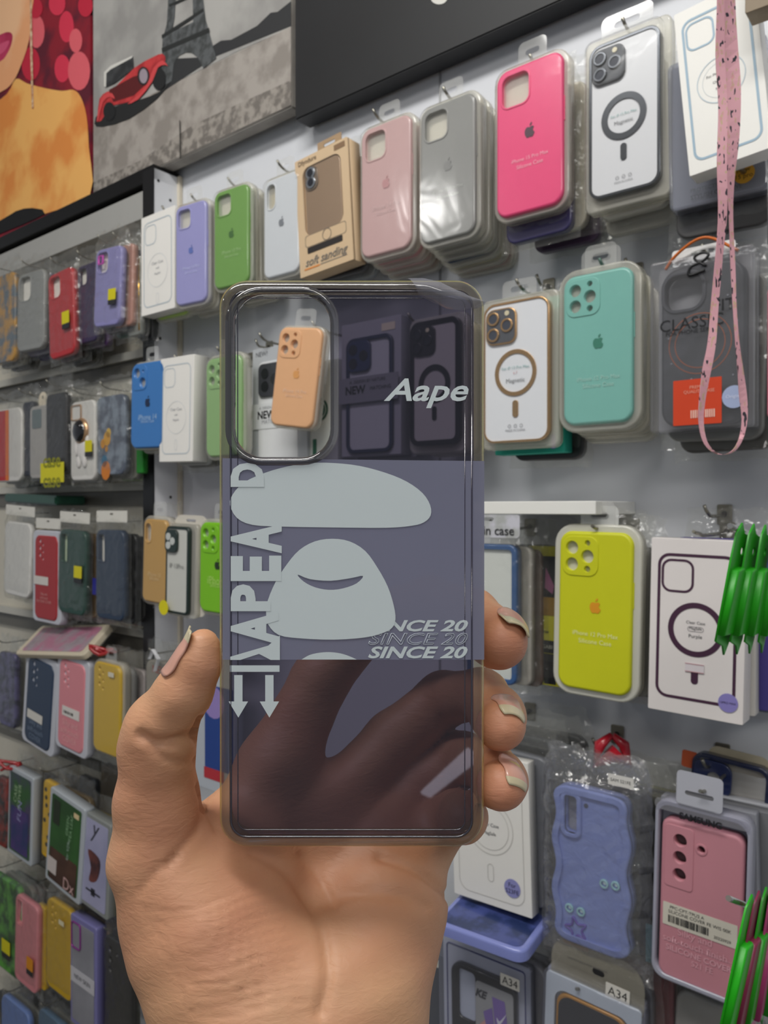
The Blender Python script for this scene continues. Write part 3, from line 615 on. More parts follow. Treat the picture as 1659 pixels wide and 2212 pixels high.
# black CLASSIC
e, W, H = item('phone_case_pack', 'black phone case in clear box printed CLASSIC with an orange label and hologram sticker', 'phone case', 1513, 740, 222, 378, .09)
slab('backing_card', e, mat('#8f8f92', .5), rr(W*.98, H*.98, .002, 0, H/2), .018, .019)
holes = [rr(W*.38, W*.36, .011, -W*.18, H*.81)]; c = slab('phone_case', e, mat('#313237', .55, 0, 0, hex2='#3b3c42', scale=60), rr(W*.82, H*.93, .016, .0, H*.49), .003, .014, holes, .003)
slab('camera_rim', c, mat('#3f4046', .4), inset(holes[0], -.003), .0015, .004, [holes[0]], .001)
for r_ in (.25, .31): ring_poly(-W*.02, H*.5, W*r_-.0009, W*r_, .0027, 'copper_ring', c, mat('#b5653f', .35, .6))
for x_, z_ in ((-.33, .55), (.3, .3), (.34, .6), (-.3, .4), (.1, .42), (.25, .75), (-.1, .3), (.36, .2)): slab('speck', c, mat('#8d8f96', .4), circ(x_*W, z_*H, .0008, 8), .0024, .003)
slab('clear_box', e, clear('#f6f6f8', .09, '#d9d9dc', .05, .6, .07, .2, 20, .003), rr(W, H, .003, 0, H/2), -.004, .02, [], .002)
text(e, 'CLASSIC', mat('#1a1a1c', .4), -W*.08, H*.615, W*.62, -.0045, bold=.0); text(e, 'FIT', mat('#1a1a1c', .4), W*.24, H*.69, W*.2, -.0045, bold=.01)
text(e, 'FOR PHONE SERIES', mat('#1a1a1c', .4), -W*.08, H*.565, W*.5, -.0045)
sticker(e, -W*.02, H*.16, W*.47, H*.26, '#d8431a', None, name='orange_label'); text(e, 'PREMIUM\nQUALITY CASE', mat('#f0a890', .5), -.0*W, H*.23, W*.3, -.0048); barcode(e, W*.04, H*.09, W*.24, H*.045, -.0048, 12, '#f3c8b8')
sticker(e, W*.33, H*.17, .0195, 0, '#a9b6d8', None, name='hologram_sticker', rounded=True); text(e, 'Original', mat('#e8ecff', .4), W*.33, H*.17, .013, -.0048)
bm = bmesh.new(); tube(bm, smooth_pts([(.005, -.005, H*.90), (-.008, -.005, H*.885), (-.007, -.005, H*.93), (.004, -.005, H*.955), (.008, -.005, H*.985), (.002, -.005, H*1.0), (-.004, -.005, H*.975), (.006, -.005, H*.92)], 4, False), .0012, 6); obj('clip_emblem', bm, BLACKM, e)
slab('hang_tab', e, mat('#e6e6e4', .5), rr(W*.62, .012, .003, .0, H+.004), .006, .0065, [rr(.02, .004, .002, 0, H+.004)])
bm = bmesh.new(); tube(bm, smooth_pts([(-.032, .004, H-.006), (-.022, .001, H+.004), (-.004, -.002, H+.013), (.01, -.001, H+.012), (.03, .003, H-.002)], 5, False), [.0014]*21, 6); obj('ribbon_loop', bm, mat('#d06a1e', .5), e)
hook('wire hook with orange ribbon above the black CLASSIC case', tip=(1520, 522), wt=.12); stack(e, W, H, .026, 2, 'bag', ['#8c8c88', '#55534f'], 'clear packs stacked behind the black CLASSIC case', 'phone case', 'packs behind the black CLASSIC case', scale=.95, dx=.004, dz=-.008)
e, W, H = item('phone_case_pack', 'rose pink phone case barely entering at the right edge beside the strap', 'phone case', 1712, 756, 115, 300, .14)
case_on(e, W, H, '#d9768e', '', T=.012, insert=None); stack(e, W, H, .02, 1, 'blister', ['#6a1240'], 'plum pack behind the rose pink case at the right edge', 'phone case', None)

# pink patterned lanyard hanging free in front
def ribbon(bm, pts, widths, yaws, th=.0007):
    prev = None
    for (p, wd_, ya) in zip(pts, widths, yaws):
        a = Vector((math.cos(ya), math.sin(ya), 0))*wd_/2; n_ = Vector((-math.sin(ya), math.cos(ya), 0))*th/2
        ring = [bm.verts.new(p+s1*a+s2*n_) for s1, s2 in ((-1, -1), (1, -1), (1, 1), (-1, 1))]
        if prev:
            for k in range(4): bm.faces.new((prev[k], prev[(k+1) % 4], ring[(k+1) % 4], ring[k])).smooth = False
        else: bm.faces.new(ring)
        prev = ring
    bm.faces.new(prev[::-1])
Lp = smooth_pts([(1556, -120, 16), (1555, 0, 17), (1554, 120, 20), (1560, 230, 18), (1558, 350, 20), (1560, 460, 20), (1552, 560, 17), (1543, 660, 16), (1537, 740, 17), (1526, 800, 19), (1517, 860, 15), (1514, 910, 11), (1522, 952, 9), (1540, 975, 8), (1562, 982, 8), (1584, 974, 8), (1600, 948, 9), (1608, 905, 12), (1604, 850, 17), (1599, 800, 14), (1592, 740, 9), (1586, 660, 8), (1582, 570, 10), (1578, 470, 9), (1577, 390, 18), (1582, 300, 26), (1584, 200, 28), (1578, 110, 30), (1574, 0, 28), (1573, -120, 28)], 4, False)
bm = bmesh.new(); YL = .50
ribbon(bm, [P(x, y, YL+(-.006 if i < len(Lp)/2 else .006)*(1 if abs(i-len(Lp)/2) > 6 else 0)) for i, (x, y, w2) in enumerate(Lp)], [w2*YL/FPX for x, y, w2 in Lp], [.25*math.sin(i*.35) for i in range(len(Lp))])
ml = mat('#dca4ae', .6, hex2='#dca4ae'); nt = ml.node_tree; b = nt.nodes['Principled BSDF']
tc = nt.nodes.new('ShaderNodeTexCoord'); mp = nt.nodes.new('ShaderNodeMapping'); mp.inputs['Scale'].default_value = (420, 420, 170); nz = nt.nodes.new('ShaderNodeTexNoise'); nz.inputs['Scale'].default_value = 1; nz.inputs['Detail'].default_value = 1
rp = nt.nodes.new('ShaderNodeValToRGB'); rp.color_ramp.interpolation = 'CONSTANT'; el = rp.color_ramp.elements
el[0].position = 0; el[0].color = lin('#2e2a33')+[1]; el[1].position = .34; el[1].color = lin('#dca4ae')+[1]; q = el.new(.63); q.color = lin('#c9ad8e')+[1]; q = el.new(.69); q.color = lin('#d8929e')+[1]
nt.links.new(tc.outputs['Object'], mp.inputs[0]); nt.links.new(mp.outputs[0], nz.inputs['Vector']); nt.links.new(nz.outputs[0], rp.inputs[0]); nt.links.new(rp.outputs[0], b.inputs['Base Color'])
tag(obj('lanyard', bm, ml), 'pink patterned lanyard loop hanging free in front of the right-hand cases', 'lanyard')

# ------------------------------------------------------------------ third row, right bay
e, W, H = item('flat_carton', 'white carton lying flat on top of the hooks right of the held case', 'box', 1148, 1097, 262, 28, .10)
bm = bmesh.new(); box(bm, (-W/2, 0, 0), (W/2, .10, H)); bmesh.ops.bevel(bm, geom=bm.edges[:], offset=.0006, segments=1, affect='EDGES'); obj('carton', bm, mat('#efeee8', .5, var=.02), e)
for px_, py_, s in ((1352, 1108, 'just right of the flat white carton'), (1566, 1112, 'above the purple-outlined carton'), (1146, 1537, 'beside the middle fingertip'), (1335, 1587, 'above the red tag'), (1562, 1628, 'above the navy phone frame')):
    hook('metal hook with square screw plate on the wall ' + s, plate_px=(px_, py_), wt=.09)
for px_, py_, s in ((1375, 590, 'right of the turquoise case'), (1186, 622, 'right of the gold framed case'), (583, 752, 'seen through the camera opening')):
    hook('metal hook with square screw plate on the wall ' + s, plate_px=(px_, py_), wt=.04)
# bags right of the held case
e, W, H = item('phone_case_pack', 'blue framed clear phone case in a bag whose header reads in case', 'phone case', 1060, 1325, 108, 300, .095)
o_ = rr(W, H, .16*W, 0, H/2); slab('case_frame', e, mat('#34588a', .35, 0, .5), o_, 0, .011, [inset(o_, .0055)], .002); slab('back_plate', e, mat('#dcdfda', .4), inset(o_, .005), .003, .006)
bag(e, W, H, .036, seed=2); slab('header_card', e, mat('#c9cac6', .2, .35, 0, hex2='#e8e6ee', scale=60), rr(W*1.2, .024, .004, 0, H+.019), -.004, -.0034, [rr(.012, .004, .002, 0, H+.026)]); text(e, 'in case', mat('#2a2a2c', .5), W*.2, H+.014, W*.6, -.0046, bold=.01)
hook('wire hook holding the blue framed case', tip=(1062, 1120), wt=.13)
stack(e, W, H, .018, 2, 'bag', ['#b3aea6', '#5c4a40'], 'bagged case behind the blue framed case', 'phone case', 'bags behind the blue framed case', dx=.006)
stack(e, W, H, .052, 1, 'bag', ['#222834'], 'very dark bagged case between the blue framed case and the yellow card pack', 'phone case', None, dx=.018)
e, W, H = item('phone_case_pack', 'yellow and black carded pack reading New, left of the yellow case', 'phone case', 1176, 1330, 72, 300, .055)
paper_box(e, W, H, .012, '#a5a018'); decal('black_panel', e, BLACKM, [[(-W*.12, H*.93), (W*.48, H*.93), (W*.48, H*.66), (-.04*W, H*.58)], rr(W*.62, H*.09, .0004, W*.17, H*.28, 2), [(W*.0, 0.002), (W*.35, .002), (W*.3, H*.23), (-W*.02, H*.23)]], -.0004)
text(e, 'New', mat('#1a1a16', .5), -W*.02, H*.39, W*.34, -.0008, shear=.2); text(e, 'GABI', mat('#9a9a8c', .5), W*.1, H*.28, W*.3, -.001); decal('magenta_print', e, mat('#7a4464', .5), [[(W*.05, H*.85), (W*.3, H*.72), (W*.25, H*.66), (W*.02, H*.7)]], -.0006)
decal('brown_print', e, mat('#7a5c14', .5), [rr(W*.5, H*.13, .0004, W*.2, H*.57, 2)], -.0005)
slab('blue_sticker', e, mat('#3f8fd6', .4), rr(W*.24, H*.11, .0005, -W*.62, H*.12, 2), -.02, -.0194); slab('white_label', e, WHITE, rr(W*.24, H*.2, .0005, -W*.62, H*.26, 2), -.02, -.0194)
bag(e, W, H, .03, seed=5, depth=.014); stack(e, W, H, .02, 1, 'bag', ['#16161a'], 'black bag behind the yellow and black carded pack', 'phone case', None, dx=.012)
# yellow
e, W, H = item('phone_case_pack', 'bright yellow silicone phone case with orange apple emblem', 'phone case', 1283, 1322, 158, 346, .095, roll=1)
case_on(e, W, H, '#cfd117', 'l3', logo='#e39a22', words=('iPhone 12 Pro Max', 'Silicone Case'), wordc='#eef0a8', T=.012, rough=.5, coat=.1, insert='#d8cfb8', wwid=.62); blister(e, W, H, depth=.016, grow=.007, m=clear('#fbfaf4', .62, '#eceadf', .06, .5, .12), cover=False)
hangtab(e, W, H+.007, clear('#ffffff', .4, '#f6f6f2', .1), .038, .018, .009)
hook('wire hook with round tip above the bright yellow case', tip=(1283, 1131), wt=.15, tipup=.004); stack(e, W, H, .022, 3, 'bag', ['#c9c3b8', '#86857e', '#2c2a2a'], 'bagged case behind the bright yellow case', 'phone case', 'bags behind the bright yellow case', dx=.003, scale=.97, dz=-.004)
# purple outline carton
e, W, H = item('phone_case_box', 'white carton printed with a thick purple case outline and ring', 'box', 1503, 1357, 206, 384, .095, roll=1.2)
paper_box(e, W, H, .022, '#ece5e2'); c_ = '#47273f'; outline_case(e, W, H, c_, camsz=.35, lw=.0026, ring=False, sz=.83, camrr=.3)
ring_poly(W*.0, H*.49, W*.235, W*.295, -.0004, 'printed_ring', e, mat(c_, .5), 48); box_words(e, W, H, [('Clear Case', .2)], z=.53); box_words(e, W, H, [('MagSafe', .13)], z=.495); box_words(e, W, H, [('Purple', .14)], z=.45)
b_ = rr(W*.17, W*.055, W*.027, 0, H*.493); decal('printed_pill', e, mat('#8a8489', .5), [b_], -.0004, [inset(b_, .0004)]); decal('printed_bar', e, mat(c_, .5), [rr(W*.075, W*.2, W*.035, 0, H*.235)], -.0004)
sticker(e, 0, H*.275, W*.2, H*.05, '#e6dde0', y=-.0008, name='small_label'); decal('red_line', e, mat('#c46a78', .5), [rr(W*.2, .0004, .0002, 0, H*.253, 1), rr(W*.2, .0004, .0002, 0, H*.297, 1)], -.0012)
sticker(e, W*.35, H*.11, W*.2, 0, '#8f86c8', '12PRO MAX', '#2a2440', -.0008, 'round_sticker', True)
stack(e, W, H, .028, 2, 'carton', ['#d6d2cc', '#4a3f8a'], 'carton stacked behind the purple-outlined carton', 'box', 'cartons behind the purple-outlined carton', dx=.005, scale=.97, dz=.002)
stack(e, W, H, .062, 1, 'bag', ['#6f7688'], 'clear bagged case furthest back behind the purple-outlined carton', 'phone case', None, dx=.02)
hook('wire hook with a dark tip above the purple-outlined carton', tip=(1503, 1143), wt=.15, tipup=.003)
# green folded holders
def holders(x0, y0, n, cols, group, label, ln, Y0=.50, step=.0105, tilt=14, skew=0.):
    e0 = at(x0, y0, 0)
    for k in range(n):
        hx = cols[k % len(cols)]
        e = bpy.data.objects.new('folded_holder', None); COL.objects.link(e)
        e.location = P(x0, y0, Y0)+Vector((step*k, .006*k, -.0006*k)); e.rotation_euler = (math.radians(6), math.radians(tilt-1.2*k), math.radians(46+3*k)); tag(e, label, 'plastic holder', group)
        m = mat(hx, .4, var=.1)
        bm = bmesh.new(); plate(bm, [(-.012, -.004), (-.006, .004), (.000, -.001), (.012, -.001), (.013, -.014), (.012, -ln+.008), (.008, -ln-.002), (.003, -ln+.003), (-.009, -ln+.004), (-.012, -.02)], -.0006, .0006, [circ(.002, -.012, .0028, 10)], .0003)
        bmesh.ops.recalc_face_normals(bm, faces=bm.faces); obj('sleeve_leaf', bm, m, e)
        bm = bmesh.new(); plate(bm, [(-.008, -.026), (.0, -.022), (.008, -.026), (.007, -ln+.012), (-.009, -ln+.008)], -.0048, -.0004, [], .0012); bmesh.ops.recalc_face_normals(bm, faces=bm.faces); obj('sleeve_pocket', bm, m, e)
holders(1608, 1148, 6, ['#22a313'], 'green plastic holders on the hook at the right edge', 'bright green plastic holder hanging beside the purple-outlined carton', .074, .47, .0098, 15)
holders(1630, 1948, 7, ['#22b312', '#8a2a4c', '#27a018', '#b03a72', '#1f9a18', '#25b816', '#1f9a18'], None, '%s', .082, .46, .0070, 20)
gi = 0
for o in [o for o in bpy.data.objects if o.name.startswith('folded_holder') and o.location.z < CZ-.15]:
    green = gi in (0, 2, 4, 5, 6); o['label'] = ('bright green' if green else 'magenta') + ' plastic holder in the mixed bunch beside the pink silicone cover'; o['category'] = 'plastic holder'; o['group'] = ('green' if green else 'magenta')+' holders in the lower right bunch'; gi += 1
for (a_, b_, s) in (((1577, 1136), (1700, 1185), 'bright green holders'), ((1575, 1942), (1720, 2000), 'mixed green and magenta holders')):
    bm = bmesh.new(); A = P(a_[0], a_[1], .455); B = P(b_[0], b_[1], .60); tube(bm, [A, A.lerp(B, .2), A.lerp(B, .6)-Vector((0, 0, .003)), B], .0018); tag(obj('display_hook', bm, mat('#c9c9c6', .25, .9)), 'long silver hook carrying the '+s, 'hook')

# ------------------------------------------------------------------ lower right
e, W, H = item('phone_case_box', 'white embossed carton with a small lavender sticker behind the ring fingertip', 'box', 1058, 1795, 168, 322, .10, roll=-2)
paper_box(e, W, H, .014, '#ebe8e2'); g = '#c4c1bb'; outline_case(e, W, H, g, sx=.84, sz=.9, ringc=g, ringz=.52, camsz=.4, lw=.0008, bar=True); ring_poly(0, H*.52, W*.24, W*.246, -.0004, 'printed_inner_ring', e, mat(g, .6)); sticker(e, W*.27, H*.16, W*.2, 0, '#8f8fc4', 'For\nS23FE', '#22223a', -.0008, 'round_sticker', True); box_words(e, W, H, [('Clear Case', .24), ('MagSafe', .16)], z=.54)
stack(e, W, H, .018, 4, 'bag', ['#6e7078', '#1c1c20', '#202634', '#16161a'], 'dark bagged case behind the white embossed carton', 'phone case', 'dark bags behind the white embossed carton', dx=.007, dz=.004)
# wavy blue
e, W, H = item('phone_case_pack', 'periwinkle blue wavy-edged phone case with relief bubbles, in a clear bag labelled S21FE', 'phone case', 1276, 1880, 172, 352, .10, roll=0)
def wavy(W, H, a=.0022, n=6, g=0.):
    base = rr(W-2*a-2*g, H-2*a-2*g, .2*W, 0, H/2, 8); pts = []
    # resample and push in and out along the edge
    L_ = [0]; N = len(base)
    for i in range(N): L_.append(L_[-1]+math.dist(base[i], base[(i+1) % N]))
    M2 = 160
    for k in range(M2):
        d = L_[-1]*k/M2; i = max(j for j in range(N) if L_[j] <= d); t = (d-L_[i])/max(L_[i+1]-L_[i], 1e-9)
        x = base[i][0]*(1-t)+base[(i+1) % N][0]*t; z = base[i][1]*(1-t)+base[(i+1) % N][1]*t
        ww = math.sin(z/H*2*PI*3.1+.6*(1 if x > 0 else 2.6)); f = min(1, abs(x)/(W*.4))**3
        pts.append((x+(1 if x > 0 else -1)*a*ww*f, z))
    return pts
mb = mat('#8a9ad8', .45, 0, .1); hole = rr(W*.17, H*.24, W*.05, -W*.25, H*.81)
slab('phone_case', e, mb, wavy(W, H), .001, .013, [hole], .003)
ow = wavy(W, H); slab('padded_rim', e, mb, ow, -.0022, .003, [inset(ow, .0068)], .0022); slab('camera_rim', e, mb, inset(hole, -.0042), -.002, .004, [hole], .0018); slab('grey_insert', e, mat('#9a9aa4', .6), rr(W*.86, H*.9, .01, 0, H/2), .0105, .0115)
slab('flash_hole', e, mat('#4a4f68', .5), circ(-W*.06, H*.885, .0022, 12), .0004, .002)
for x_, z_ in ((.17, .44), (.31, .45), (-.27, .22), (-.12, .22)):
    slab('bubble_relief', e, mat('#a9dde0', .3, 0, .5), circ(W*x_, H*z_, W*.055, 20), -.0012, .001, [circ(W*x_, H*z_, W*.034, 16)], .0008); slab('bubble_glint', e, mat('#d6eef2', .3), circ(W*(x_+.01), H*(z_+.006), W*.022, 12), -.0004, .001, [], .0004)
st = smooth_pts([(-W*.18+W*(.145 if k % 2 == 0 else .07)*math.cos(PI/2+k*PI/5+.3), H*.10+W*(.145 if k % 2 == 0 else .07)*math.sin(PI/2+k*PI/5+.3), 0) for k in range(10)], 4)
bm = bmesh.new(); tube(bm, [(x, .0004, z) for x, z, _ in st]+[(st[0][0], .0004, st[0][1])], .0012, 6); obj('starfish_outline', bm, mat('#6a55b4', .4), e)
bag(e, W, H, .034, m=clear('#f4f4f6', .10, '#d8d8d8', .08, .6, .08, 1., 55., .006, 2.), seed=11, amp=.003, gx=.016, gz=.02, depth=.022, y=-.006); sticker(e, W*.42, H+.017, .024, .010, '#dedbd6', 'SAM S21FE', '#2a2a2c', -.010, 'model_sticker')
text(e, 'THE PICTURE IS FOR REFERENCE', mat('#33333a', .6), W*.0, -.010, W*.5, -.007, 'small_print')
stack(e, W, H, .026, 4, 'bag', ['#3c3c40', '#56544a', '#2a2a2e', '#6a6a20'], 'bagged case behind the periwinkle wavy case', 'phone case', 'bags behind the periwinkle wavy case', dx=.008, dz=-.003, dw=.014)
bm = bmesh.new(); c0 = at(1322, 1622, .05)
tube(bm, [c0+Vector((.000, 0, .016)), c0+Vector((-.012, 0, .006)), c0+Vector((-.016, 0, -.012)), c0+Vector((0, -.004, -.002)), c0+Vector((.016, 0, -.012)), c0+Vector((.012, 0, .006)), c0+Vector((.001, 0, .0155))], [.003, .006, .007, .009, .006, .006, .003], 8); tag(obj('hang_tag', bm, mat('#b01c2c', .3, 0, .5)), 'crumpled red plastic header on the hook above the periwinkle wavy case', 'tag')
# pink silicone cover
e, W, H = item('phone_case_pack', 'pink silicone cover in a grey tray, S21 FE printed, brand name above and barcode label', 'phone case', 1513, 1950, 208, 402, .10, roll=1.5)
cW, cH, cz = W*.86, H*.885, H*.025
slab('tray', e, mat('#a9a9b8', .4, 0, .3), rr(W, H, .15*W, 0, H*.51), -.002, .014, [rr(W*.93, H*.945, .13*W, 0, H*.51)], .002); slab('tray_back', e, mat('#9a9aa6', .5), rr(W*.95, H*.96, .12*W, 0, H*.51), .012, .014)
pk = mat('#c98893', .5, 0, .05); hs, _ = camholes('v3', cW, cH); hs = [[(a, b+cz) for a, b in h] for h in hs]; slab('phone_case', e, pk, rr(cW, cH, .13*cW, 0, cH/2+cz), 0, .011, hs, .003)
L3 = rr(cW*.36, cW*.80, cW*.05, -cW/2+.23*cW, cz+cH*.94-cW*.35); slab('camera_surround', e, pk, L3, -.0008, .0, hs[:3], .0006); slab('flash_surround', e, pk, circ(hs[3][0][0]-cW*.05, hs[3][0][1], cW*.075, 20), -.0008, 0, [hs[3]], .0005); slab('dark_insert', e, mat('#5a4c50', .6), rr(cW*.9, cH*.9, .01, 0, H*.5), .009, .0095)
tw = mat('#e2a9b4', .5)
sticker(e, -cW*.0, cz+cH*.40, cW*.9, cH*.14, '#d9d3c4', y=-.0006, name='barcode_label'); text(e, 'PPC-CPT-TPU2 A', mat('#3a3a3a', .6), -cW*.15, cz+cH*.448, cW*.42, -.0009); text(e, 'SILICONE COVER FE WIS 00K', mat('#3a3a3a', .6), -.0, cz+cH*.42, cW*.76, -.0009); barcode(e, -cW*.13, cz+cH*.375, cW*.5, cH*.045, -.0008, 26); text(e, '20220929', mat('#3a3a3a', .6), cW*.28, cz+cH*.358, cW*.2, -.0009)
text(e, 'Silky and\nsoft-touch finish', tw, -cW*.05, cz+cH*.28, cW*.78, -.0006, bold=.005); decal('thin_line', e, tw, [rr(cW*.86, .0004, .0002, 0, cz+cH*.235, 1)], -.0005); text(e, 'SILICONE COVER', tw, 0, cz+cH*.195, cW*.8, -.0006, bold=.02); text(e, 'S21 FE', tw, cW*.05, cz+cH*.145, cW*.26, -.0006, bold=.01)
cl = clear('#f4f4f8', .14, '#d9d9de', .05, .6, .08); slab('clear_lid', e, cl, rr(W*.99, H*.06, .004, 0, H*.985), -.004, -.003); text(e, 'SAMSUNG', mat('#1c1c20', .5), 0, H*.952, W*.44, -.0056, bold=.04)
slab('hang_tab', e, mat('#b9bac4', .4), rr(W*.48, .030, .004, -.002, H+.0165), -.004, -.0034, [rr(W*.30, .004, .002, -.002, H+.013)])
hook('wire hook with round tip through the hang tab of the pink silicone cover', tip=(1518, 1706), wt=.17, tipup=.003); stack(e, W, H, .018, 3, 'carton', ['#8f9098', '#75767a', '#a9aab0'], 'grey clear-plastic pack behind the pink silicone cover', 'phone case', 'packs behind the pink silicone cover', dx=.005, dz=-.001)
e2, W2, H2 = item('phone_case_pack', 'dark navy phone frame in a clear pack standing above the pink silicone cover', 'phone case', 1566, 1830, 170, 380, .045, roll=4)
o_ = rr(W2, H2, .16*W2, 0, H2/2); slab('case_frame', e2, mat('#161e3c', .3, 0, .6), o_, 0, .01, [inset(o_, .004)], .0015); slab('camera_guard', e2, mat('#1a2650', .3, 0, .6), rr(W2*.5, H2*.2, .01, -W2*.22, H2*.87), -.001, .002, [circ(-W2*.2, H2*.87, W2*.09, 16)], .001); slab('back_plate', e2, clear('#ffffff', .3, '#b9b4ac', .05), inset(o_, .004), .004, .005)
slab('cream_header', e2, mat('#a99f88', .6), rr(W2*.8, H2*.12, W2*.15, W2*.06, H2*.98), .011, .012); sticker(e2, W2*.28, H2*.74, .014, .008, '#cfc9bd', y=-.001)
slab('orange_tab', e2, mat('#b8532a', .5), rr(.014, .016, .002, -W2*.56, H2*.93), .006, .007)
# blue strip
e, W, H = item('card_strip', 'pale turquoise card strip beside the left edge of the pink silicone cover tray', 'card', 1403, 2040, 14, 82, .08)
slab('card', e, mat('#6fa9b4', .5), rr(W, H, .0005, 0, H/2, 2), 0, .001)
# lying lilac-blue case
e, W, H = item('lying_phone_case', 'glossy lilac-blue phone case lying face up below the white embossed carton', 'phone case', 1036, 2032, 196, 10, .135, roll=0, lean=-84, yaw=4)
bm = bmesh.new(); plate(bm, rr(W, .085, .012, 0, .04), -.006, .006, [], .003); bmesh.ops.recalc_face_normals(bm, faces=bm.faces); obj('phone_case', bm, mat('#8a94d6', .25, 0, .8), e)
decal('dark_print', e, mat('#2c3a66', .3, 0, .5, hex2='#4a5694', scale=45), [rr(W*.88, .075, .008, .0, .04)], -.0064)
# bottom packs
def a34(label, cx, cy, wp, hp, w, roll, fr, inner, lab):
    e, W, H = item('phone_case_pack', label, 'phone case', cx, cy, wp, hp, w, roll=roll)
    slab('backing_card', e, mat('#b3b5c2', .45), rr(W, H, .004, 0, H/2), .004, .014, [], .001); o = rr(W*.9, H*.95, .004, 0, H/2); slab('printed_border', e, mat(inner, .4, .2), o, .003, .004, [inset(o, .0009)])
    slab('phone_case', e, mat(fr, .35, .2, .5), rr(W*.74, H*.86, .013, 0, H*.47), -.002, .004, [rr(W*.2, H*.27, .005, -W*.18, H*.74)], .002)
    slab('camera_window', e, mat('#b4b8c6', .4), rr(W*.26, H*.3, .006, -W*.18, H*.74), .001, .002)
    slab('clear_box', e, clear('#f4f5fa', .08, '#d0d2dc', .05, .6, .07, .3, 25, .004), rr(W, H, .004, 0, H/2), -.006, .0145, [], .002)
    if lab: sticker(e, W*.34, H*.93, .022, .012, '#d9d5cc', lab, '#1e1e20', -.0075, 'model_sticker')
    return e, W, H
e, W, H = a34('boxed black phone case with grey and purple panel, labelled A34, beside the wrist', 1046, 2262, 190, 400, .10, -1, '#18181b', '#2c3070', 'A34')
slab('grey_print', e, mat('#9b9a98', .4), rr(W*.42, H*.5, .004, W*.14, H*.6), -.0034, -.002); decal('purple_print', e, mat('#7a5fa4', .4), [[(W*.12, H*.8), (W*.26, H*.8), (W*.3, H*.62), (W*.16, H*.6)], [(W*.02, H*.7), (W*.12, H*.74), (W*.14, H*.64), (W*.06, H*.6)]], -.0037); decal('pink_print', e, mat('#c9948c', .4), [[(-W*.06, H*.6), (W*.04, H*.66), (W*.1, H*.5), (-.06*W, H*.4)]], -.0037)
text(e, 'KE', mat('#222', .5) if False else mat('#222226', .5), W*.0, H*.79, W*.14, -.0039, shear=.3, bold=.05)
decal('curved_tick', e, mat('#d9d6de', .4), [smooth_pts([(W*.17, H*.7), (W*.18, H*.67), (W*.21, H*.67), (W*.28, H*.74), (W*.21, H*.69), (W*.19, H*.69)], 3)], -.0040)
stack(e, W, H, .02, 2, 'bag', ['#84848c', '#6a6a74'], 'clear pack behind the boxed black case labelled A34', 'phone case', 'packs behind the boxed black case labelled A34', dx=.006)
e, W, H = a34('white-framed pack with gold-edged black case, labelled A34 on a wide clear header', 1275, 2330, 210, 400, .10, 2, '#b9822e', '#c6cad2', None)
slab('black_back', e, mat('#222226', .3, 0, .5), rr(W*.68, H*.83, .012, 0, H*.47), -.0026, -.0018); slab('white_frame', e, mat('#c4cbd2', .4), rr(W*.97, H*.97, .004, 0, H/2), -.0018, .003, [rr(W*.78, H*.88, .012, 0, H*.47)])
slab('clear_header', e, clear('#f4f2ec', .22, '#c9c4b6', .08, .6, .08, .5, 40, .004), rr(W*.95, .060, .022, W*.03, H+.006), .0, .0005, [rr(.012, .006, .003, W*.05, H+.015)]); sticker(e, W*.25, H+.004, .023, .013, '#dbd7ce', 'A34', '#1e1e20', -.0010, 'header_sticker')
hook('wire hook with round bright tip above the pack with the wide clear header', tip=(1250, 2136), wt=.16, tipup=.003); slab('orange_flap', e, mat('#a3482a', .5), rr(.026, .008, .001, -W*.2, H+.033), .002, .0026)
stack(e, W, H, .02, 4, 'bag', ['#5a5a60', '#7b4a50', '#6a6a6c', '#3a3a40'], 'bagged case behind the pack with the wide clear header', 'phone case', 'bags behind the pack with the wide clear header', dx=.010, dz=.010)
e, W, H = item('phone_case_pack', 'rounded pale carton corner at the bottom below the pink silicone cover', 'phone case', 1545, 2350, 190, 360, .07, roll=3)
case_on(e, W, H, '#8c8a88', '', T=.014, insert=None, rough=.4); bag(e, W, H, .03, seed=4, gx=.014)
e, W, H = item('phone_case_box', 'dark slate grey carton with a small paper label beside the wrist', 'box', 905, 2190, 108, 290, .085)
paper_box(e, W, H, .03, '#55575e'); sticker(e, W*.22, H*.93, W*.34, H*.055, '#c9c6bd', 'A05', '#55554c', -.0006, 'price_sticker')
e, W, H = item('phone_case_pack', 'dark grey phone case low beside the wrist, left of the slate carton', 'phone case', 840, 2020, 110, 260, .06); case_on(e, W, H, '#3c3d44', 'v3'); bag(e, W, H, .03, seed=8)

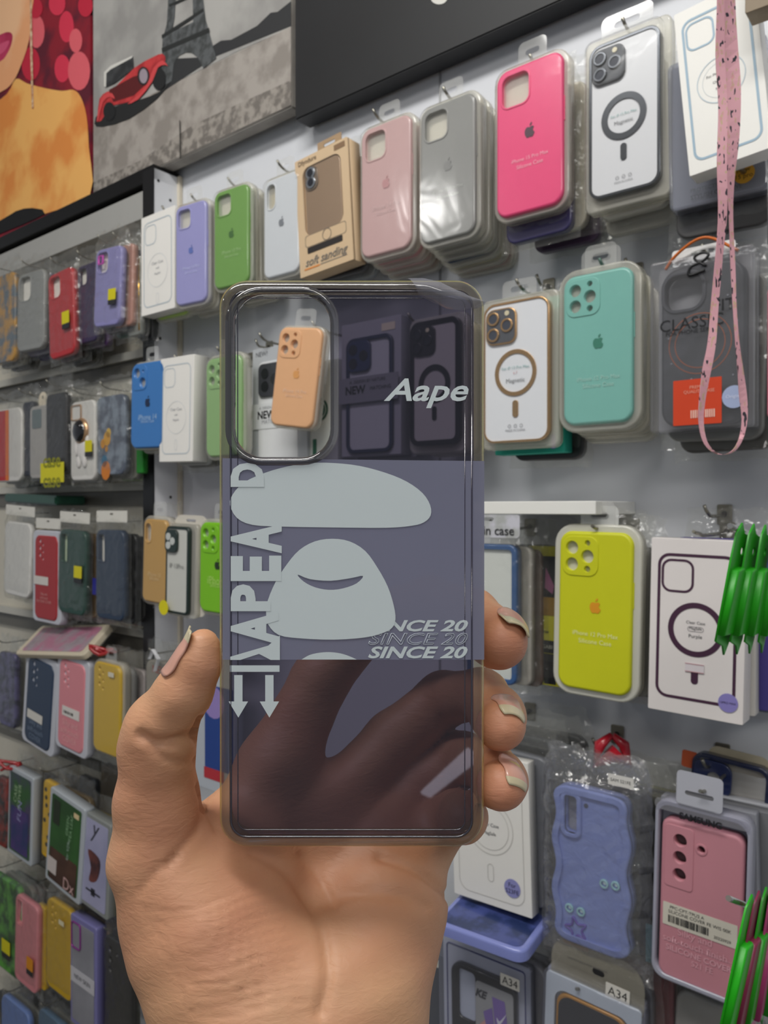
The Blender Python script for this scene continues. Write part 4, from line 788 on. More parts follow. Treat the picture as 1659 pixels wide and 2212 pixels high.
# ------------------------------------------------------------------ left bay
def bagged(label, hexc, cx, cy, wp, hp, w=.085, roll=0, style='sq', seed=1, n=2, cols=('#8a8982', '#5a5954'), label2=None, yl=None, hk=True, cover='bag', **k):
    e, W, H = item('phone_case_pack', label, 'phone case', cx, cy, wp, hp, w, roll=roll)
    c = case_on(e, W, H, hexc, style, T=.010, **k)
    if cover == 'bag': bag(e, W, H, .034, seed=seed, gx=.010, gz=.010, amp=.0028)
    elif cover == 'tray':
        slab('white_tray', e, TRAYW, rr(W*1.26, H*1.10, .012, 0, H*.51), .002, .016, [], .002)
    elif cover == 'blister': blister(e, W, H)
    if yl:
        sticker(e, W*yl[0], H*yl[1], W*.28, H*.14, yl[2] if len(yl) > 2 else '#d8cc10', y=-.0052, name='yellow_label'); sticker(e, W*yl[0], H*(yl[1]-.10), W*.28, H*.06, '#2a2a2c', y=-.0052, name='black_label')
    sh = label2 or label
    if 1150 < cy < 1300 and cover in ('bag', 'tray'): slab('header_card', e, mat('#dedbd2', .5), rr(W*1.1, .019, .002, 0, H+.022), .004, .0046, [rr(.01, .003, .0015, 0, H+.026)])
    if n: stack(e, W, H, .02, n, 'bag', list(cols), 'crumpled clear bag with a case behind the '+sh, 'phone case', 'bags behind the '+sh, dx=.004, dz=-.005, scale=1.0, jit=3)
    if hk: hook('thin wire hook above the '+sh, tip=(cx-hp*.12, cy-hp*.5-32), wt=.13, r=.0012, showplate=False)
    return e, W, H
# upper row
e, W, H = bagged('phone case printed with dark flowers and orange spots, upper left edge', '#46505c', 4, 690, 56, 190, style='', seed=1, label2='flower-print case at the upper left edge', m=mat('#5a6670', .3, 0, .5, hex2='#b98a3c', scale=35))
e, W, H = bagged('silvery grey phone case at the upper left of the left bay', '#8f908e', 66, 672, 58, 168, roll=2, seed=2, label2='silvery grey case', cols=('#4a3f74', '#3a3264'))
e, W, H = bagged('red phone case with yellow label in the upper left row', '#b5262c', 132, 678, 54, 186, roll=-2.5, seed=3, label2='red case', yl=(.28, .42), cols=('#26221f', '#3a3830'))
e, W, H = bagged('dark purple phone case behind the lilac one in the left bay', '#32264a', 188, 655, 44, 170, .075, seed=4, label2='dark purple case', cols=('#5a3a6c',), n=1)
e, W, H = bagged('lilac phone case with pink lens rim in the upper left row', '#8c88bc', 232, 620, 56, 168, .11, roll=4, seed=5, label2='lilac case', yl=(.3, .38), cols=('#2c2838', '#3c6454'))
slab('pink_lens_rim', e, mat('#e04ac8', .2, .3, .5), rr(W*.22, H*.12, .003, -W*.28, H*.86), -.0012, .001, [rr(W*.12, H*.09, .002, -W*.28, H*.86)], .0006)
e, W, H = bagged('rose gold phone case with yellow label right of the lilac case', '#b98a7c', 266, 618, 40, 175, .095, roll=2, seed=6, style='', label2='rose gold case', yl=(.1, .5), cols=('#1f2a3a', '#30343c'), rough=.2)
e, W, H = bagged('clear phone case with shiny gold edge beside the leftmost white carton', '#8b8f8a', 290, 640, 26, 170, .085, seed=7, style='', label2='gold-edged case', cols=('#17181c',), n=1, m=mat('#9a9c96', .2, .3, .5))
tubebm = bmesh.new(); tube(tubebm, [(W*.45, -.001, H*.05), (W*.45, -.001, H*.95)], .0014, 6); obj('gold_edge', tubebm, mat('#d9a64a', .15, 1), e)
# second row
e, W, H = bagged('white phone case with red and orange stripes at the left edge', '#d3d0cb', 16, 962, 60, 158, seed=8, style='dots', label2='striped white case')
decal('red_stripe', e, mat('#b8242a', .4), [rr(W*.34, H*.96, .001, -W*.22, H*.5, 2)], -.0004); decal('orange_stripe', e, mat('#e0732a', .4), [rr(W*.12, H*.96, .001, W*.0, H*.5, 2)], -.0005)
e, W, H = bagged('narrow navy phone case right of the striped white case', '#1d2030', 60, 948, 22, 160, .08, seed=9, style='', label2='narrow navy case', n=1)
e, W, H = bagged('pale grey frosted phone case with round cream hang tab', '#a8a4a0', 84, 955, 40, 158, .085, seed=10, style='', label2='pale grey frosted case', n=1)
slab('camera_patch', e, mat('#6a7678', .4), rr(W*.5, H*.26, .004, -W*.1, H*.82), -.0006, 0); slab('round_hang_tab', e, mat('#d8cdb8', .6), circ(W*.1, H+.010, .015, 20), .004, .005, [circ(W*.1, H+.015, .0035, 10)])
e, W, H = bagged('black tinted phone case with a yellow case label', '#2c2b2e', 121, 935, 44, 172, .09, seed=11, style='', label2='black tinted case', n=1)
sticker(e, -W*.05, H*.0, W*1.15, H*.25, '#d8cf1c', None, name='yellow_card', y=-.0056); text(e, 'case\ncase', mat('#8a8a1a', .5), -W*.05, H*.0, W*.85, -.0060, bold=.02)
e, W, H = bagged('white phone case with a golden astronaut figure on it', '#d8d5d0', 178, 952, 52, 172, .09, seed=12, style='', label2='white astronaut case', yl=(.36, .42), n=1)
gd = mat('#c9a27c', .25, .7); slab('camera_rim_gold', e, gd, rr(W*.44, H*.2, .005, -W*.24, H*.86), -.0015, 0, [rr(W*.36, H*.17, .004, -W*.24, H*.86)], .0005)
bm = bmesh.new()
for (x_, z_, r_, sz) in ((-.02, .62, .34, 1), ): bmesh.ops.create_uvsphere(bm, u_segments=20, v_segments=12, radius=W*r_*.86, matrix=Matrix.Translation((W*x_, -.001, H*z_)) @ Matrix.Diagonal((1, .35, 1.0, 1)))
obj('astronaut_helmet', bm, gd, e, True); bm = bmesh.new(); bmesh.ops.create_uvsphere(bm, u_segments=20, v_segments=12, radius=W*.24, matrix=Matrix.Translation((-W*.02, -.0035, H*.62)) @ Matrix.Diagonal((1, .5, 1.05, 1))); obj('astronaut_visor', bm, mat('#0e0e12', .1, 0, 1), e, True)
for (x_, z_, rx, rz, nm) in ((0, .40, .2, .26, 'astronaut_body'), (-.22, .42, .07, .16, 'astronaut_arm'), (.22, .46, .07, .16, 'astronaut_arm'), (-.12, .24, .1, .12, 'astronaut_boot'), (.12, .24, .1, .12, 'astronaut_boot')):
    bm = bmesh.new(); bmesh.ops.create_uvsphere(bm, u_segments=14, v_segments=10, radius=1, matrix=Matrix.Translation((W*x_, -.001, H*z_)) @ Matrix.Diagonal((W*rx, .003, W*rz*1.2, 1))); obj(nm, bm, mat('#dcd8d4', .3), e, True)
e, W, H = bagged('phone case with a grey flower print and small yellow blossoms in a flat clear sleeve', '#6b7482', 238, 940, 62, 172, .085, seed=13, style='', label2='grey flower-print case', m=mat('#7d8896', .3, 0, .6, hex2='#4e5666', scale=45), cols=('#77786f', '#6c8c3a'))
for x_, z_, r_, c_ in ((-.1, .46, .12, '#d49a2c'), (-.25, .4, .08, '#c98a2a'), (-.2, .18, .1, '#2f6a8a'), (-.15, .06, .16, '#cf7a2a'), (-.05, .53, .08, '#d8b04a'), (-.12, .33, .05, '#c0862a')): slab('printed_blossom', e, mat(c_, .5), circ(W*x_, H*z_, W*r_, 9, W*r_*1.2), -.0005, 0)
e, W, H = item('phone_case_pack', 'narrow bright green phone case edge low in front of the black upright', 'phone case', 301, 995, 14, 56, .075); case_on(e, W, H, '#157a1c', '', T=.01, insert=None)
# shelf items between rows
e, W, H = item('lying_phone_case', 'dark green bagged case lying flat above the third left row', 'phone case', 62, 1078, 110, 20, .08, roll=2)
bm = bmesh.new(); box(bm, (-W/2, 0, 0), (W/2, .06, H)); bmesh.ops.bevel(bm, geom=bm.edges[:], offset=.003, segments=2, affect='EDGES'); obj('phone_case', bm, mat('#1f4a3a', .25, 0, .6), e)
# third row
e, W, H = bagged('white quilted phone case at the left edge of the third row', '#d6d4d0', 36, 1208, 56, 160, .09, roll=3, seed=14, style='', label2='white quilted case', m=mat('#dad8d4', .5, bump=1., scale=45), cols=('#b9b09c', '#a39a84'))
e, W, H = bagged('red phone case in pale tray with a white label in the third row', '#a82c30', 98, 1248, 48, 182, .09, roll=1, seed=15, style='dots', cover='tray', label2='red case in pale tray', n=2, cols=('#9a9890',))
sticker(e, -W*.2, H*.46, W*.66, H*.10, '#d9d3cc', y=-.0008, name='white_label'); text(e, 'Silky and\nsoft-touch\nSILICONE COVER', mat('#d99a96', .5), -W*.05, H*.26, W*.66, -.0007)
e, W, H = bagged('dark green phone case with tall camera slot in the third row', '#1c4238', 154, 1236, 58, 182, .09, roll=2, seed=16, style='slot', label2='dark green case', yl=(.33, .52), cols=('#6b5436', '#20205a'), insert='#c9d8b8')
slab('blue_label', e, mat('#1c1c86', .4), rr(W*.4, H*.19, .0006, W*.85, H*.37, 2), .006, .0066)
e, W, H = bagged('dark navy phone case with narrow camera slot in the third row', '#22344c', 236, 1242, 60, 195, .09, seed=17, style='slot', label2='dark navy slotted case', cols=('#141416', '#141416', '#8a1c20'), n=3)
e, W, H = bagged('mustard yellow phone case in front of the black upright', '#c69a50', 333, 1212, 50, 180, .10, roll=2.5, seed=18, style='oval', cover='blister', label2='mustard yellow case', cols=('#c2551f',), n=1, words=('iPhone 13', 'Silicone'), wordc='#e6c890', wordz=.34, hk=False)
e, W, H = item('phone_case_pack', 'clear-backed phone case with dark green frame under a white rounded hang card', 'phone case', 381, 1232, 50, 190, .10, roll=1.5)
o_ = rr(W, H, .15*W, 0, H/2); slab('case_frame', e, mat('#1c2c28', .35, 0, .3), o_, 0, .011, [inset(o_, .004)], .002); slab('back_plate', e, mat('#cfcfc8', .4), inset(o_, .0038), .001, .005); ci = slab('camera_island', e, mat('#20302c', .3, 0, .4), rr(W*.52, H*.26, .008, -W*.2, H*.83), -.003, .001, [], .001)
for dx, dz in ((-.1, .05), (-.1, -.05), (.08, 0)): slab('lens', ci, mat('#c9ccc8', .3), circ(-W*.2+dx*W, H*.83+dz*H, W*.1, 16), -.0036, -.0028)
text(e, 'IP 13Pro', mat('#8a8a86', .5), 0, H*.55, W*.6, -.0002); sticker(e, -W*.42, H*.06, W*.4, 0, '#e0d40c', name='yellow_sticker', rounded=True, y=-.005)
slab('hang_card', e, mat('#d6d0c4', .55), rr(W*1.5, H*1.14, .02, W*.28, H*.56), .013, .014, [rr(W*.4, .004, .002, W*.28, H*1.07)]); slab('blister_tray', e, MILK, rr(W*1.25, H*1.06, .008, W*.1, H*.5), .006, .013)
hook('wire hook above the dark green framed case', tip=(392, 1112), wt=.12)
e, W, H = item('phone_case_pack', 'lime green phone case touching the left edge of the held case', 'phone case', 468, 1227, 76, 196, .095, roll=1); case_on(e, W, H, '#7ec41c', 'l3', logo='#26361c', words=('iPhone', 'Silicone'), wordc='#b6e070', T=.011); blister(e, W, H, cover=False)
stack(e, W, H, .02, 1, 'blister', ['#1f2022'], 'black pack behind the lime green case', 'phone case', None)
e, W, H = item('lying_phone_case', 'pink and white phone case lying on the hooks above the pink tray case', 'phone case', 128, 1385, 150, 46, .085, roll=-6, lean=-50)
bm = bmesh.new(); plate(bm, rr(W, H*1.9, .01, 0, H*.6), 0, .010, [], .002); bmesh.ops.recalc_face_normals(bm, faces=bm.faces); obj('phone_case', bm, mat('#cfc3ac', .5), e); decal('pink_print', e, mat('#b4708c', .5, hex2='#a0909a', scale=30), [rr(W*.86, H*1.5, .006, 0, H*.62)], -.0005); bag(e, W, H*1.5, .01, seed=20)
# fourth row
e, W, H = bagged('dark violet patterned case in bag at the left edge of the fourth row', '#4a4466', 14, 1490, 36, 160, .09, seed=21, style='', label2='dark violet patterned case', m=mat('#55507a', .3, 0, .5, hex2='#2a2a44', scale=50))
e, W, H = bagged('slate navy phone case in a white tray, leaning right', '#2c3c54', 82, 1520, 54, 188, .10, roll=7, seed=22, style='dots', cover='tray', label2='slate navy tray case', n=1, cols=('#a3191e',))
sticker(e, -W*.1, H*.33, W*.6, H*.10, '#d9d5cc', y=-.0008, name='white_label'); text(e, 'Silky and\nsoft-touch\nCOVER', mat('#7a8aa0', .5), -W*.05, H*.17, W*.6, -.0007)
e, W, H = bagged('pink phone case in a white tray with a white label', '#dd8a92', 152, 1525, 54, 192, .10, roll=3.5, seed=23, style='dots', cover='tray', label2='pink tray case', n=1, cols=('#b9bac4',))
sticker(e, W*.02, H*.42, W*.68, H*.11, '#e0dad4', y=-.0008, name='white_label'); barcode(e, -W*.05, H*.41, W*.4, H*.03, -.0010, 8); text(e, 'Silky and\nsoft-touch\nCOVER', mat('#f0b8ba', .5), -.0, H*.2, W*.7, -.0007)
e, W, H = bagged('yellow phone case with a small white sticker in the fourth row', '#cfa91e', 229, 1532, 58, 196, .10, roll=1, seed=24, style='dots', cover='blister', label2='fourth-row yellow case', n=3, cols=('#8f8d8b', '#a39a98', '#26262a'))
sticker(e, W*.22, H*.90, W*.2, H*.05, '#d9d3c0', y=-.003, name='small_white_sticker')
e, W, H = bagged('clear bagged case with white ribbon behind the thumb', '#8f8a80', 345, 1520, 62, 180, .08, seed=25, style='', label2='case behind the thumb', n=2, cols=('#a39a8c', '#77736a'))
text(e, 'NEW', mat('#a84a3a', .5), 0, H*.9, W*.5, -.0005); bm = bmesh.new(); ribbon(bm, [Vector((-.01, -.012, H+.005)), Vector((.002, -.014, H+.022)), Vector((.014, -.012, H+.008)), Vector((.004, -.012, H-.012))], [.006]*4, [.2, .8, 1.4, .6], .001); obj('white_ribbon', bm, mat('#c9c9cc', .5), e)
e, W, H = item('phone_case_pack', 'white-framed pack with deep blue and red print seen between thumb and held case', 'phone case', 462, 1560, 86, 300, .08)
paper_box(e, W, H, .016, '#b9bec6'); decal('blue_print', e, mat('#27458c', .5), [rr(W*.7, H*.6, .001, W*.12, H*.46, 2)], -.0004); decal('lilac_print', e, mat('#9a86c4', .5), [circ(W*.0, H*.64, W*.26, 16)], -.0006); decal('red_print', e, mat('#b8323c', .5), [rr(W*.5, H*.08, .001, W*.0, H*.12, 2)], -.0006)
# red bow
for (x_, y_, s) in ((222, 1400, 'left of the mustard case hook'), (20, 1655, 'at the left edge below the slate navy tray case')):
    bm = bmesh.new(); c0 = at(x_, y_, .09); rr_ = random.Random(x_); pts = [c0+Vector((rr_.uniform(-.022, .022), rr_.uniform(-.01, .01), rr_.uniform(-.010, .010))) for _ in range(9)]
    tube(bm, smooth_pts([tuple(p) for p in pts], 3, False), .0032, 6); tag(obj('plastic_wrap', bm, mat('#a81c22', .3, 0, .6)), 'crumpled red plastic wrap '+s, 'wrapper')
# fifth row
def art_pack(label, cx, cy, wp, hp, roll, base, h2, scale=20, w=.09, tray='#b6bcc2', n=2, cols=('#8a8d8a', '#6a6a64')):
    e, W, H = item('phone_case_pack', label, 'phone case', cx, cy, wp, hp, w, roll=roll)
    slab('pale_tray', e, mat(tray, .35, 0, .3), rr(W, H, .005, 0, H/2), 0, .018, [], .002); slab('printed_insert', e, mat(base, .35, 0, .4, hex2=h2, scale=scale), rr(W*.84, H*.9, .004, 0, H/2), -.0008, 0); return e, W, H
e, W, H = art_pack('green and violet printed phone case pack at the left of the fifth row', 42, 1762, 52, 192, 3, '#2a5a24', '#4a3464', 12)
text(e, 'CASE\nCOVER', mat('#a9c49a', .5), -W*.1, H*.72, W*.5, -.0012, rot=1.45); decal('violet_print', e, mat('#4c3a72', .5, hex2='#2e3a66', scale=18), [rr(W*.7, H*.5, .003, 0, H*.32)], -.001); text(e, 'FUN', mat('#9a9ac4', .5), 0, H*.55, W*.4, -.0013, rot=1.45)
stack(e, W, H, .02, 1, 'bag', ['#74706a'], 'bagged case behind the green and violet pack', 'phone case', None)
e, W, H = bagged('yellow wavy-edged phone case with black spots in the fifth row', '#d9ac1c', 106, 1775, 32, 170, .075, roll=4, seed=27, style='', label2='yellow spotted case', n=1, m=mat('#d9ac1c', .5, hex2='#d9ac1c'))
for k in range(9): slab('black_spot', e, mat('#22201a', .5), circ(W*random.uniform(-.35, .35), H*(.08+.1*k), W*.08, 7), -.0006, 0)
e, W, H = art_pack('green and brown printed phone case in a pale thick tray, fifth row', 138, 1826, 74, 212, 7, '#214a1c', '#2c6024', 9, .105)
decal('brown_print', e, mat('#40281e', .5, hex2='#54382a', scale=14), [rr(W*.78, H*.34, .003, 0, H*.22)], -.001); decal('dark_print', e, mat('#26301f', .5), [rr(W*.2, H*.26, .003, -W*.26, H*.78)], -.0011); sticker(e, -W*.3, H*.2, W*.26, H*.16, '#cfc4c0', y=-.0016, name='white_label'); text(e, 'GREEN\nTEA LEAF', mat('#8fb88a', .5), W*.12, H*.72, H*.28, -.0013, rot=1.5); text(e, 'for V29e', mat('#a9c0b0', .5), W*.12, H*.48, H*.22, -.0013, rot=1.5); text(e, 'Dx', mat('#cfa9a4', .5), W*.2, H*.12, W*.3, -.0013); sticker(e, W*.3, H*.88, W*.14, H*.05, '#e0c89a', y=-.0016, name='small_sticker')
stack(e, W, H, .022, 1, 'bag', ['#5c4a2a'], 'bagged case behind the green and brown pack', 'phone case', None)
e, W, H = art_pack('pale lavender printed phone case with a reddish photo, beside the hand', 203, 1868, 62, 208, 4, '#a9a8c6', '#9a9aba', 10, .10, '#8c8f8c')
decal('reddish_print', e, mat('#6e3a34', .5, hex2='#3c2428', scale=30), [smooth_pts([(-W*.22, H*.62), (W*.15, H*.6), (W*.22, H*.5), (W*.1, H*.34), (-W*.15, H*.3), (-W*.1, H*.45)], 3)], -.0011); decal('black_print', e, mat('#2a2a34', .5), [rr(W*.5, H*.02, .001, 0, H*.2), rr(W*.14, H*.08, .001, .0, H*.2)], -.0012); text(e, 'y', mat('#3a3a44', .5), 0, H*.82, W*.3, -.0012, shear=.3)
stack(e, W, H, .022, 3, 'bag', ['#8c7a1c', '#5c5c5c', '#1a2634'], 'bagged case behind the pale lavender pack', 'phone case', 'bags behind the pale lavender pack', dz=-.008, dx=.006)
e, W, H = bagged('red and black printed case at the far left edge of the fifth row', '#7a2620', 2, 1755, 22, 150, .09, seed=28, style='', label2='red and black printed case', m=mat('#8a2a20', .4, hex2='#1c1a1a', scale=40))
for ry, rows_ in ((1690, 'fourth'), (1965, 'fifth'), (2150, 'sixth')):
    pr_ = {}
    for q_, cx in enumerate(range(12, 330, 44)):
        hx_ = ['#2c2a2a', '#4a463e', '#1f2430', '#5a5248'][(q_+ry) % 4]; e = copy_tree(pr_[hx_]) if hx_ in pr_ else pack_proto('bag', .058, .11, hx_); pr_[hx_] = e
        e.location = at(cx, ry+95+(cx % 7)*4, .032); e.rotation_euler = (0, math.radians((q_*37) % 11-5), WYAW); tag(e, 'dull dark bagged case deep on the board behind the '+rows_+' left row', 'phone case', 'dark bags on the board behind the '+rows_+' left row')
# sixth row
e, W, H = bagged('green leafy-print phone case bag at the lower left edge', '#3f7a2c', 10, 2000, 62, 200, .09, seed=29, style='', label2='green leafy case', m=mat('#5aa03c', .4, hex2='#28502a', scale=35), yl=(.1, .3))
e, W, H = bagged('pink phone case with orange and black labels in the lowest left row', '#d8858c', 54, 2040, 48, 190, .095, roll=2, seed=30, style='slot', label2='lowest-row pink case', yl=(.3, .34, '#dc8c14'), n=0)
e, W, H = bagged('thin yellow phone case edge between the pink and yellow cases of the lowest row', '#d2a812', 86, 2048, 18, 180, .085, seed=31, style='', label2='thin yellow case', n=1, cols=('#2c8a22',), hk=False)
e, W, H = bagged('deep yellow phone case with dark lens holes in the lowest left row', '#c8a010', 125, 2052, 54, 196, .10, roll=1, seed=32, style='dots', label2='lowest-row deep yellow case', n=1, cols=('#a39a80',))
sticker(e, W*.2, H*.84, W*.2, H*.05, '#d9cfae', y=-.005, name='small_white_sticker')
e, W, H = art_pack('frosted phone case with lavender rim and purple camera ring in the lowest row', 178, 2110, 56, 240, 0, '#86868e', '#94949c', 10, .10, '#7c79ae')
o_ = rr(W*.36, H*.24, .006, -W*.24, H*.83); slab('purple_camera_ring', e, mat('#a03aa0', .25, .4), o_, -.003, -.0008, [inset(o_, .0014)], .0006); slab('paper_band', e, mat('#c4c2c8', .5), rr(W*.9, H*.13, .0004, 0, H*.46, 2), -.0016, -.0009); text(e, 'NEW SKIN', mat('#3a3a40', .5), 0, H*.46, W*.6, -.0019)
stack(e, W, H, .02, 2, 'bag', ['#6a544a', '#4a3028'], 'brownish bagged case behind the lavender-rimmed pack', 'phone case', 'bags behind the lavender-rimmed pack', dx=.006)
e, W, H = bagged('black phone case with camera bump and yellow label below the hand at left', '#1c1b1c', 252, 2150, 56, 230, .09, roll=-1, seed=33, style='v3', label2='black case near the wrist', yl=(.3, .12), cols=('#3a3a20', '#3c1c24'), n=2)
e, W, H = bagged('grey phone case with silver and pink pattern beside the wrist', '#7a8088', 322, 2190, 44, 230, .09, seed=34, style='slot', label2='grey patterned case by the wrist', m=mat('#86898e', .4, hex2='#5a5c64', scale=45), n=2, cols=('#2a2a30',), hk=False)
for cx, cy, hx, s, sd in ((30, 2205, '#6a86c4', 'pale blue', 40), (110, 2235, '#4c6a86', 'blue-grey', 41), (175, 2290, '#8a1c34', 'dark red', 42), (255, 2330, '#4a463c', 'olive', 43)):
    bagged(s+' bagged case cut by the bottom edge at lower left', hx, cx, cy+60, 60, 190, .08, seed=sd, style='', label2=s+' bottom-edge case', n=1)

# ------------------------------------------------------------------ the held phone case
HYD = .222
def hx(px): return (px-760)/FPX*HYD
def hz(py): return (1838-py)/FPX*HYD
hc = bpy.data.objects.new('held_phone_case', None); COL.objects.link(hc); hc.location = P(760, 1838, HYD)
tag(hc, 'transparent printed phone case with tinted back and yellowed rim held up in the hand', 'phone case')
cw, ch = hx(1049)-hx(469), hz(600)-hz(1838); mx_, mz_ = (hx(1049)+hx(469))/2, (hz(600)+hz(1838))/2
shell = rr(cw, ch, .0085, mx_, mz_, 10)
camh = rr(hx(716)-hx(503), hz(634)-hz(990), .0085, (hx(716)+hx(503))/2, (hz(634)+hz(990))/2, 8)
def shell_mat(name, tint, veil, veilf, gloss=.04, edge=.5, rough=.03):
    m = clear(tint, veilf, veil, gloss, edge, rough, .0, 1.); m.name = name; return m
rim_m = clear('#c2bece', .06, '#c9c5d2', .06, .5, .07); edge_m = clear('#f4efcc', .24, '#e6deA0', .10, .6, .06)
panel_m = clear('#726c7e', .038, '#9a9ab8', .045, .5, .02)
# back panel between the outer shell walls, with the camera opening cut through
inn = inset(shell, .0035)
bm = bmesh.new(); fill(bm, [inn, inset(camh, -.0022)], 0); bmesh.ops.remove_doubles(bm, verts=bm.verts, dist=1e-7); panel = obj('back_panel', bm, panel_m, hc)
# clear soft frame: rounded front edge, side wall and inner lip
bm = bmesh.new(); so = inset(shell, .0)
prof = [(.0035, 0.), (.0022, .0002), (.0010, .0009), (.0003, .0020), (0, .0035), (0, .0100), (.0006, .0110), (.0016, .0112), (.0022, .0104)]
pr = None
for k, (d, y) in enumerate(prof):
    ring = [bm.verts.new((x, y, z)) for x, z in inset(so, d)]
    if pr:
        for i in range(len(ring)):
            j = (i+1) % len(ring); f = bm.faces.new((pr[i], pr[j], ring[j], ring[i])); f.smooth = True; f.material_index = 0 if k <= 2 else 1
    pr = ring
bmesh.ops.recalc_face_normals(bm, faces=bm.faces); obj('bumper_frame', bm, [rim_m, edge_m], hc)
# inner step lines of the frame
bm = bmesh.new()
for d, wd_ in ((.0040, .00035), (.0060, .0002)):
    a = inset(shell, d); tube(bm, [(x, -.0001, z) for x, z in a+[a[0]]], wd_/1.2, 5)
obj('inner_step', bm, clear('#8f8aa0', .10, '#8c88a0', .12, .6, .05), hc)
# lip round the camera opening
bm = bmesh.new(); pr = None
for d, y in ((-.0022, 0.), (-.0018, -.0007), (-.0008, -.0011), (.0, -.0006), (.0004, .0008), (.0004, .0022), (-.0006, .0024)):
    ring = [bm.verts.new((x, y, z)) for x, z in inset(camh, d)]
    if pr:
        for i in range(len(ring)):
            j = (i+1) % len(ring); f = bm.faces.new((pr[i], pr[j], ring[j], ring[i])); f.smooth = True
    pr = ring
bmesh.ops.recalc_face_normals(bm, faces=bm.faces); obj('camera_lip', bm, clear('#8c8a94', .08, '#bdb9bd', .14, .7, .05), hc)
# printed grey-blue band and pale artwork
band_m = clear('#a3a1b2', .80, '#8b8ca2', .03, .3, .1); print_m = mat('#d6e0e2', .35, 0, .1, var=.01)
def hp_(pts): return [(hx(x), hz(y)) for x, y in pts]
decal('printed_band', hc, band_m, [hp_([(481, 1425), (1046, 1425), (1046, 996), (481, 990)])], -.00015)
zf = lambda pts: hp_([(460+x/2.676, 960+y/2.676) for x, y in pts])
dome = smooth_pts([(100, 350), (115, 290), (180, 220), (300, 165), (430, 128), (560, 108), (700, 108), (850, 125), (1000, 165), (1120, 215), (1210, 280), (1255, 350), (1258, 410), (1220, 450), (1150, 470), (1000, 482), (700, 480), (400, 475), (230, 465), (140, 425)], 3)
face = smooth_pts([(318, 900), (365, 790), (430, 690), (500, 610), (590, 560), (690, 545), (790, 560), (880, 615), (950, 710), (1010, 820), (1045, 930), (1055, 1010), (1035, 1060), (980, 1090), (880, 1115), (700, 1128), (500, 1120), (380, 1100), (320, 1040), (308, 970)], 3)
smile = smooth_pts([(490, 752), (560, 778), (680, 788), (800, 772), (868, 760), (830, 803), (750, 832), (670, 840), (590, 825), (525, 792)], 3)
decal('printed_dome', hc, print_m, [zf(dome)], -.0003)
decal('printed_head', hc, print_m, [zf(face)], -.00036, [[zf(smile)]])
decal('printed_lower_arc', hc, print_m, [zf(smooth_pts([(512, 1243), (560, 1216), (620, 1203), (680, 1200), (740, 1208), (790, 1224), (832, 1243)], 3, False))], -.0003)
def word(s, x0, x1, y0, y1, rot=0., shear=0., bold=.03, outline=False, m=None, nm='printed_word', yy=-.0003):
    """text filling a pixel box of the case front; rot 90 runs it bottom to top"""
    wpx, hpx = (x1-x0, y1-y0) if not rot else (y1-y0, x1-x0)
    o = text(hc, s, m or print_m, 0, 0, hx(760+wpx), 0, nm, 0., shear, bold, outline)
    zs = [v.co.z for v in o.data.vertices]; k = (hpx/FPX*HYD)/(max(zs)-min(zs)); cx_, cz_ = hx((x0+x1)/2), hz((y0+y1)/2); zm = (max(zs)+min(zs))/2
    for v in o.data.vertices:
        a, b = v.co.x, (v.co.z-zm)*k
        v.co = (cx_+a, yy+v.co.y, cz_+b) if not rot else (cx_-b, yy+v.co.y, cz_+a)
    return o
word('Aape', 829, 1012, 818, 882, shear=.32, bold=.018)
for s, y0, y1, x0, x1 in (('D', 1000, 1052, 499, 571), ('A', 1132, 1195, 499, 609), ('E', 1200, 1255, 499, 608), ('P', 1262, 1320, 499, 585), ('A', 1322, 1392, 499, 602)): word(s, x0, x1, y0, y1, rot=1, bold=.05, nm='printed_letter', yy=-.00044)
decal('printed_letter', hc, print_m, [hp_([(498, 1425), (498, 1418), (580, 1394), (605, 1372), (605, 1425), (585, 1425), (560, 1412), (520, 1425)])], -.00052)
decal('printed_bar', hc, print_m, [hp_([(497, 1437), (604, 1437), (604, 1451), (497, 1451)])], -.0003)
for ax in (515, 582): decal('printed_arrow', hc, print_m, [hp_([(ax-9, 1458), (ax+9, 1458), (ax+9, 1515), (ax+21, 1515), (ax, 1550), (ax-21, 1515), (ax-9, 1515)])], -.0003)
word('SINCE 20', 795, 1011, 1339, 1364, shear=.3, bold=.03, yy=-.00025); word('SINCE 20', 795, 1011, 1367, 1393, shear=.3, bold=.0, outline=True, m=mat('#b9c0ca', .4), yy=-.00025); word('SINCE 20', 795, 1010, 1396, 1422, shear=.3, bold=.03)
# peeling protective film at the upper right corner
bm = bmesh.new(); fp = [((880, 602), (905, 640)), ((915, 603), (935, 655)), ((950, 612), (965, 668)), ((985, 630), (1000, 672)), ((1015, 645), (1028, 668)), ((1044, 655), (1046, 660))]
pv = None
for i, (a, b) in enumerate(fp):
    r_ = [bm.verts.new((hx(a[0]+(b[0]-a[0])*t), -.0004-.0035*math.sin(PI*t)*(1-i/7)-.0004*i*(1-t), hz(a[1]+(b[1]-a[1])*t))) for t in (0, .25, .5, .75, 1)]
    if pv:
        for k in range(4): bm.faces.new((pv[k], pv[k+1], r_[k+1], r_[k])).smooth = True
    pv = r_
obj('peeling_film', bm, clear('#f2f2fa', .30, '#b9b9c4', .10, .7, .08), hc)
bm = bmesh.new(); pts = smooth_pts([(728, 632), (733, 655), (742, 690), (746, 695)], 3, False)
